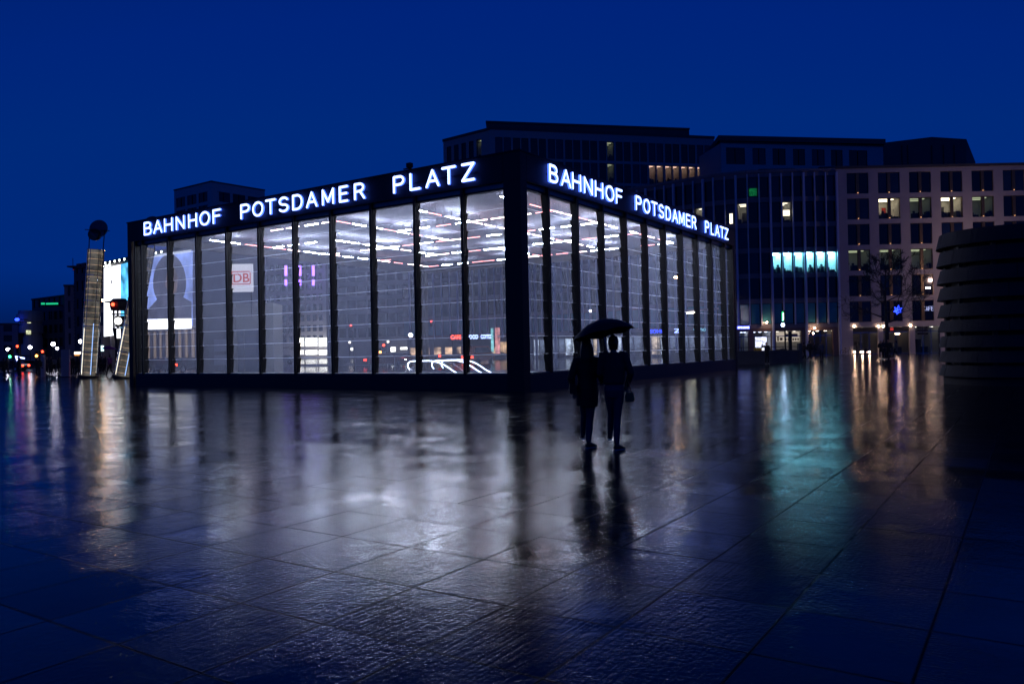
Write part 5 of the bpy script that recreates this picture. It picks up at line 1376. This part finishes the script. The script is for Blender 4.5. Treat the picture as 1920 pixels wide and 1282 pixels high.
# historic traffic light tower
tw = thing('traffic_tower', 'dark historic traffic light tower with a lit clock beside the hall', 'traffic tower')
DT = 71; bx = at(226, 700, DT).x; tw.location = (bx, DT, 0)
zt = lambda py: at(226, py, DT).z
q = MB(); q.loft([(-.05, 0, 0), (-.1, 0, zt(640)), (-.15, 0, zt(615))], [(.42, .42), (.34, .34), (.50, .5)], 8); q.build('column', M['black'], tw)
q = MB()
for s in (-.52, -.0, .52): q.box(s - .06, s + .06, -.4 if s == 0 else -.1, -.28 if s == 0 else .02, zt(615), zt(582))
q.box(-.58, .58, -.3, .3, zt(590), zt(588)); q.build('upright', M['black'], tw)
q = MB(); q.loft([(0, 0, zt(613)), (0, 0, zt(592))], .40, 8); q.build('clock_case', M['black'], tw)
q = MB(); n_ = 24; q.prism([(.32 * math.cos(2 * math.pi * k / n_), .32 * math.sin(2 * math.pi * k / n_)) for k in range(n_)], -.46, -.42); q.build('clock_face', emit('clock_face_light', (1, 1, .95), 4.5), tw, Matrix.Translation((.08, 0, zt(602))))
q = MB(); q.loft([(0, 0, zt(582)), (0, 0, zt(574)), (0, 0, zt(566)), (0, 0, zt(560))], [.72, .80, .82, .55], 5); q.box(-1.0, .1, -.75, .2, zt(567), zt(565)); q.build('lamp_housing', M['black'], tw)
q = MB(); q.ball((-.20, -.80, zt(571.5)), (.16, .08, .16), 10, 6); q.build('red_lamp', M['red'], tw)
q = MB(); q.box(.05, .35, -.42, -.38, zt(622), zt(634)) if False else q.box(-.02, .28, -.52, -.45, zt(634), zt(617)); q.build('lit_panel', M['white'], tw)

# street lamps (globe and tall warm ones)
LG = 'street lamps around the square'
def lamp(px, py, D, label, m_='globe', r=.22, arm=0.0):
    p = at(px, py, D); o = thing('street_lamp', label, 'street lamp', (p.x - arm, D, 0), 0, LG)
    q = MB(); q.loft([(0, 0, 0), (0, 0, .5), (0, 0, p.z - r)], [.09, .06, .045], 7)
    if arm: q.loft([(0, 0, p.z - r), (arm * .6, 0, p.z + .1), (arm, 0, p.z + .08)], .035, 5)
    q.build('pole', M['steel'], o)
    q = MB(); q.smooth = True; q.ball((arm, 0, p.z), (r * (1.6 if arm else 1), r, r * (.55 if arm else 1)), 12, 8); q.build('lamp_head', M[m_], o)
    return o
lamp(99.7, 645, 120, 'taller of the paired white street lamps by the dark far block', r=.30)
lamp(107, 653, 128, 'lower of the paired white street lamps by the dark far block', r=.22)
lamp(56.5, 651, 130, 'white street lamp before the rounded pale building', r=.28)
lamp(15, 655, 124, 'white street lamp near the left picture edge', r=.26)
lamp(151, 640, 110, 'white street lamp touching the left side of the tall light column', r=.26)
lamp(192, 563, 92, 'tall warm street lamp right of the tall light column', 'globe_orange', .20, .35)
lamp(1107, 583, 105, 'white lamp on a tall pole seen left above the umbrella', 'globe', .16)
lamp(655.5, 641.5, 150, 'small warm street lamp seen through the middle bays under the red signal', 'lamp_shop', .25)
lamp(727.5, 640.5, 150, 'small warm street lamp seen through the hall above the red stop signal', 'lamp_shop', .25)
lamp(770, 628, 110, 'bright white street lamp seen at the edge of a mullion left of the cafe', 'globe', .28)
lamp(520, 662, 140, 'low yellowish lamp seen through the hall by the small tree', 'lamp_shop', .18)
lamp(1268, 520, 80, 'tall orange street lamp seen through the right glass front', 'globe_warm', .16, -.5)
lamp(1895, 500, 96, 'added unseen orange lamp behind the round concrete tower warming the stone front', 'globe_fill', .18, -.5)  # not visible from the camera, added to warm the stone facade

# traffic signals
TG = 'traffic signals'
def signal(px, py, D, label, col='red', mast=0):
    p = at(px, py, D); o = thing('traffic_light', label, 'traffic light', (p.x, D, 0), 0, TG)
    z = p.z; k = {'red': 0, 'orange': 1, 'green': 2}[col]; top = z + .3 * k + .2
    q = MB(); q.loft([(.28, .1, 0), (.28, .1, top + .1)], .06, 6)
    if mast: q.loft([(.28, .1, top), (.28 - mast, .1, top + .1)], .05, 5)
    q.build('pole', M['steel'], o)
    q = MB(); q.box(-.16, .16, 0, .2, top - 1.0, top); q.box(.16, .28, .05, .12, top - .6, top - .5); q.build('housing', M['black'], o)
    for j in range(3):
        q = MB(); q.ball((0, -.03, top - .2 - .3 * j), (.145, .06, .145), 10, 6)
        q.build('lamp', M[col] if j == k else M['rubber'], o)
    return o
signal(32.7, 649, 92, 'red traffic light above the glowing arrow at the far left', 'red')
signal(79.8, 659, 96, 'higher red traffic light beside the pale bollard pillar', 'red')
signal(68.8, 667, 84, 'lower orange traffic light left of the pale bollard pillar', 'orange')
signal(18.7, 668.5, 84, 'green traffic light at the far left under a white lamp', 'green')
signal(658, 610, 115, 'high red traffic light on a mast arm seen through the middle bays', 'red', -1.6)
signal(719.5, 647, 88, 'large red stop light seen through the hall beside the van lights', 'red')
signal(713, 660, 92, 'orange traffic light seen just below the large red stop light', 'orange')
signal(824.5, 667, 84, 'low red traffic light seen above the escalator handrails', 'red')
signal(808.6, 602.5, 120, 'high red traffic light seen above the escalators', 'red')

# cars and a van
CG = 'cars on the street behind the square'
def car(px, D, rz, label, col, lights='rear', van=False, on=True):
    x = at(px, 680, D).x; o = thing('van' if van else 'parked_car', label, 'van' if van else 'car', (x, D, 0.004), R(rz), CG)
    body = mat('car_paint', col, .25, .4, .05, 2, coat=.5)
    L, Wd, H = (4.9, 1.9, 2.1) if van else (4.3, 1.75, 1.42)
    if van: prof = [(-L/2, .35), (-L/2, H - .15), (-L/2 + .2, H), (L/2 - 1.5, H), (L/2 - .65, 1.25), (L/2 - .05, 1.05), (L/2, .35)]
    else: prof = [(-L/2, .32), (-L/2 - .02, .75), (-L/2 + .12, .95), (-L/2 + .55, 1.0), (-L/2 + 1.05, H), (.55, H), (1.15, .98), (L/2 - .25, .82), (L/2, .62), (L/2, .32)]
    q = MB(); q.prism(prof, -Wd/2, Wd/2); q.build('body', body, o)
    q = MB()
    if van: gp = [(-L/2 + .3, 1.25), (-L/2 + .3, H - .2), (L/2 - 1.6, H - .2), (L/2 - .85, 1.28)]
    else: gp = [(-L/2 + .8, 1.0), (-L/2 + 1.15, H - .08), (.5, H - .08), (.98, 1.0)]
    q.prism(gp, -Wd/2 - .012, -Wd/2 - .002); q.prism(gp, Wd/2 + .002, Wd/2 + .012); q.build('side_window', M['pane'], o)
    for sx in (-1, 1):
        for sy in (-1, 1):
            q = MB(); q.loft([(sx * L * .31, sy * (Wd/2 - .14), .32), (sx * L * .31, sy * (Wd/2 + .02), .32)], .32, 14, (1, 0, 0)); wh = q.build('wheel', M['rubber'], o)
            q = MB(); q.loft([(sx * L * .31, sy * (Wd/2 + .021), .32), (sx * L * .31, sy * (Wd/2 + .03), .32)], .19, 10, (1, 0, 0)); q.build('rim', M['chrome'], wh)
    for sy in (-1, 1):
        q = MB(); q.box(-L/2 - .04, -L/2 + .02, sy * (Wd/2 - .25) - .18, sy * (Wd/2 - .25) + .18, .62, .86); q.build('taillight', M['red'] if on else M['rubber'], o)
        q = MB(); q.box(L/2 - .04, L/2 + .03, sy * (Wd/2 - .3) - .14, sy * (Wd/2 - .3) + .14, .58, .74); q.build('headlight', M['head'] if on else M['white'], o)
    return o
car(18, 103, 178, 'dark saloon with lit headlights on the street at the far left', (.02, .02, .025))
car(60, 106, 8, 'grey car with red tail lights on the street at the left', (.12, .12, .13))
car(285, 72, 70, 'dark car with bright tail lights seen through the first glass bay', (.03, .02, .02))
car(343, 76, 80, 'black car with red tail lights seen through the second glass bay', (.02, .02, .025))
car(307, 78, -60, 'silver car with one headlight showing between the first two bays', (.25, .25, .26))
car(722, 86, 20, 'dark red car seen through the hall beneath the large red stop light', (.10, .01, .01))
car(752, 90, 75, 'grey car with red tail lights seen left of the escalators', (.1, .1, .11))
car(897, 98, 60, 'orange van with red tail lights in front of the cafe', (.45, .12, .03), van=True)
car(528, 125, 188, 'white car with headlights on seen near the small tree', (.4, .4, .4))

# railing behind the hall, plaza furniture on the left
rl = thing('street_railing', 'long pale metal railing behind the hall along the street', 'railing', (0, 80, 0))
q = MB(); x0, x1 = -24, 22
for z in (.30, .50, .70, .90, 1.12): q.loft([(x0, 0, z), (x1, 0, z)], .016 if z < 1.1 else .03, 5)
q.build('rail', M['soffit'], rl)
q = MB()
for k in range(24): q.box(x0 + k * 2 - .03, x0 + k * 2 + .03, -.03, .03, 0, 1.12)
q.build('post', M['soffit'], rl)
ar = thing('arrow_sign', 'glowing blue white arrow shaped street sign at the far left', 'sign', at(37, 671, 74))
q = MB(); q.prism([(-.42, .20), (.45, .02), (.44, -.10), (-.24, .02), (-.16, -.28), (-.26, -.28)], -.04, .04); q.build('arrow', M['bluewhite'], ar)
q = MB(); q.loft([(0, .05, -ar.location.z), (0, .05, 0)], .04, 6); q.build('pole', M['steel'], ar)
ipl = thing('info_pillar', 'broad blue grey info pillar left of the tall light column', 'pillar', (at(123.5, 700, 66).x, 66, 0))
q = MB(); q.box(-.34, .34, -.1, .1, .05, at(123, 655, 66).z); q.build('panel', mat('blue_grey_panel', (.14, .16, .26), .4), ipl); q = MB(); q.box(-.4, .4, -.16, .16, 0, .05); q.build('foot', M['steel'], ipl)
bp_ = thing('bollard_pillar', 'pale square pillar with three dark openings at the left', 'pillar', (at(81, 700, 68).x, 68, 0))
q = MB(); q.box(-.14, .14, -.14, .14, 0, at(80, 665, 68).z); q.build('shaft', M['stone'], bp_)
q = MB()
for k in range(3): q.box(-.06, .06, -.15, -.138, .75 + .22 * k, .87 + .22 * k)
q.build('opening', M['black'], bp_)
st_ = thing('street_sign', 'small cyan white lit street sign under the warm lamp', 'sign', at(192, 653, 84))
q = MB(); q.box(-.14, .14, -.03, .03, -.30, .30); q.build('panel', M['bluewhite'] if False else emit('cyan_white_panel', (.6, .95, 1), 2.2), st_); q = MB(); q.loft([(0, .06, -st_.location.z), (0, .06, .3)], .04, 6); q.build('pole', M['steel'], st_)
bs = thing('kiosk_sign', 'low lit white and orange kiosk sign by the mauve building', 'sign', at(147, 662, 84))
q = MB(); q.box(-.42, .42, -.05, .05, -.1, .14); q.build('panel', emit('cream_sign', (1, .9, .75), 2.5), bs); q = MB(); q.box(-.40, .1, -.055, .045, -.26, -.12); q.build('lower_panel', M['orange'] if False else emit('orange_strip', (1, .4, .1), 1.2), bs)
q = MB(); q.loft([(0, .06, -bs.location.z), (0, .06, .1)], .04, 6); q.build('pole', M['steel'], bs)
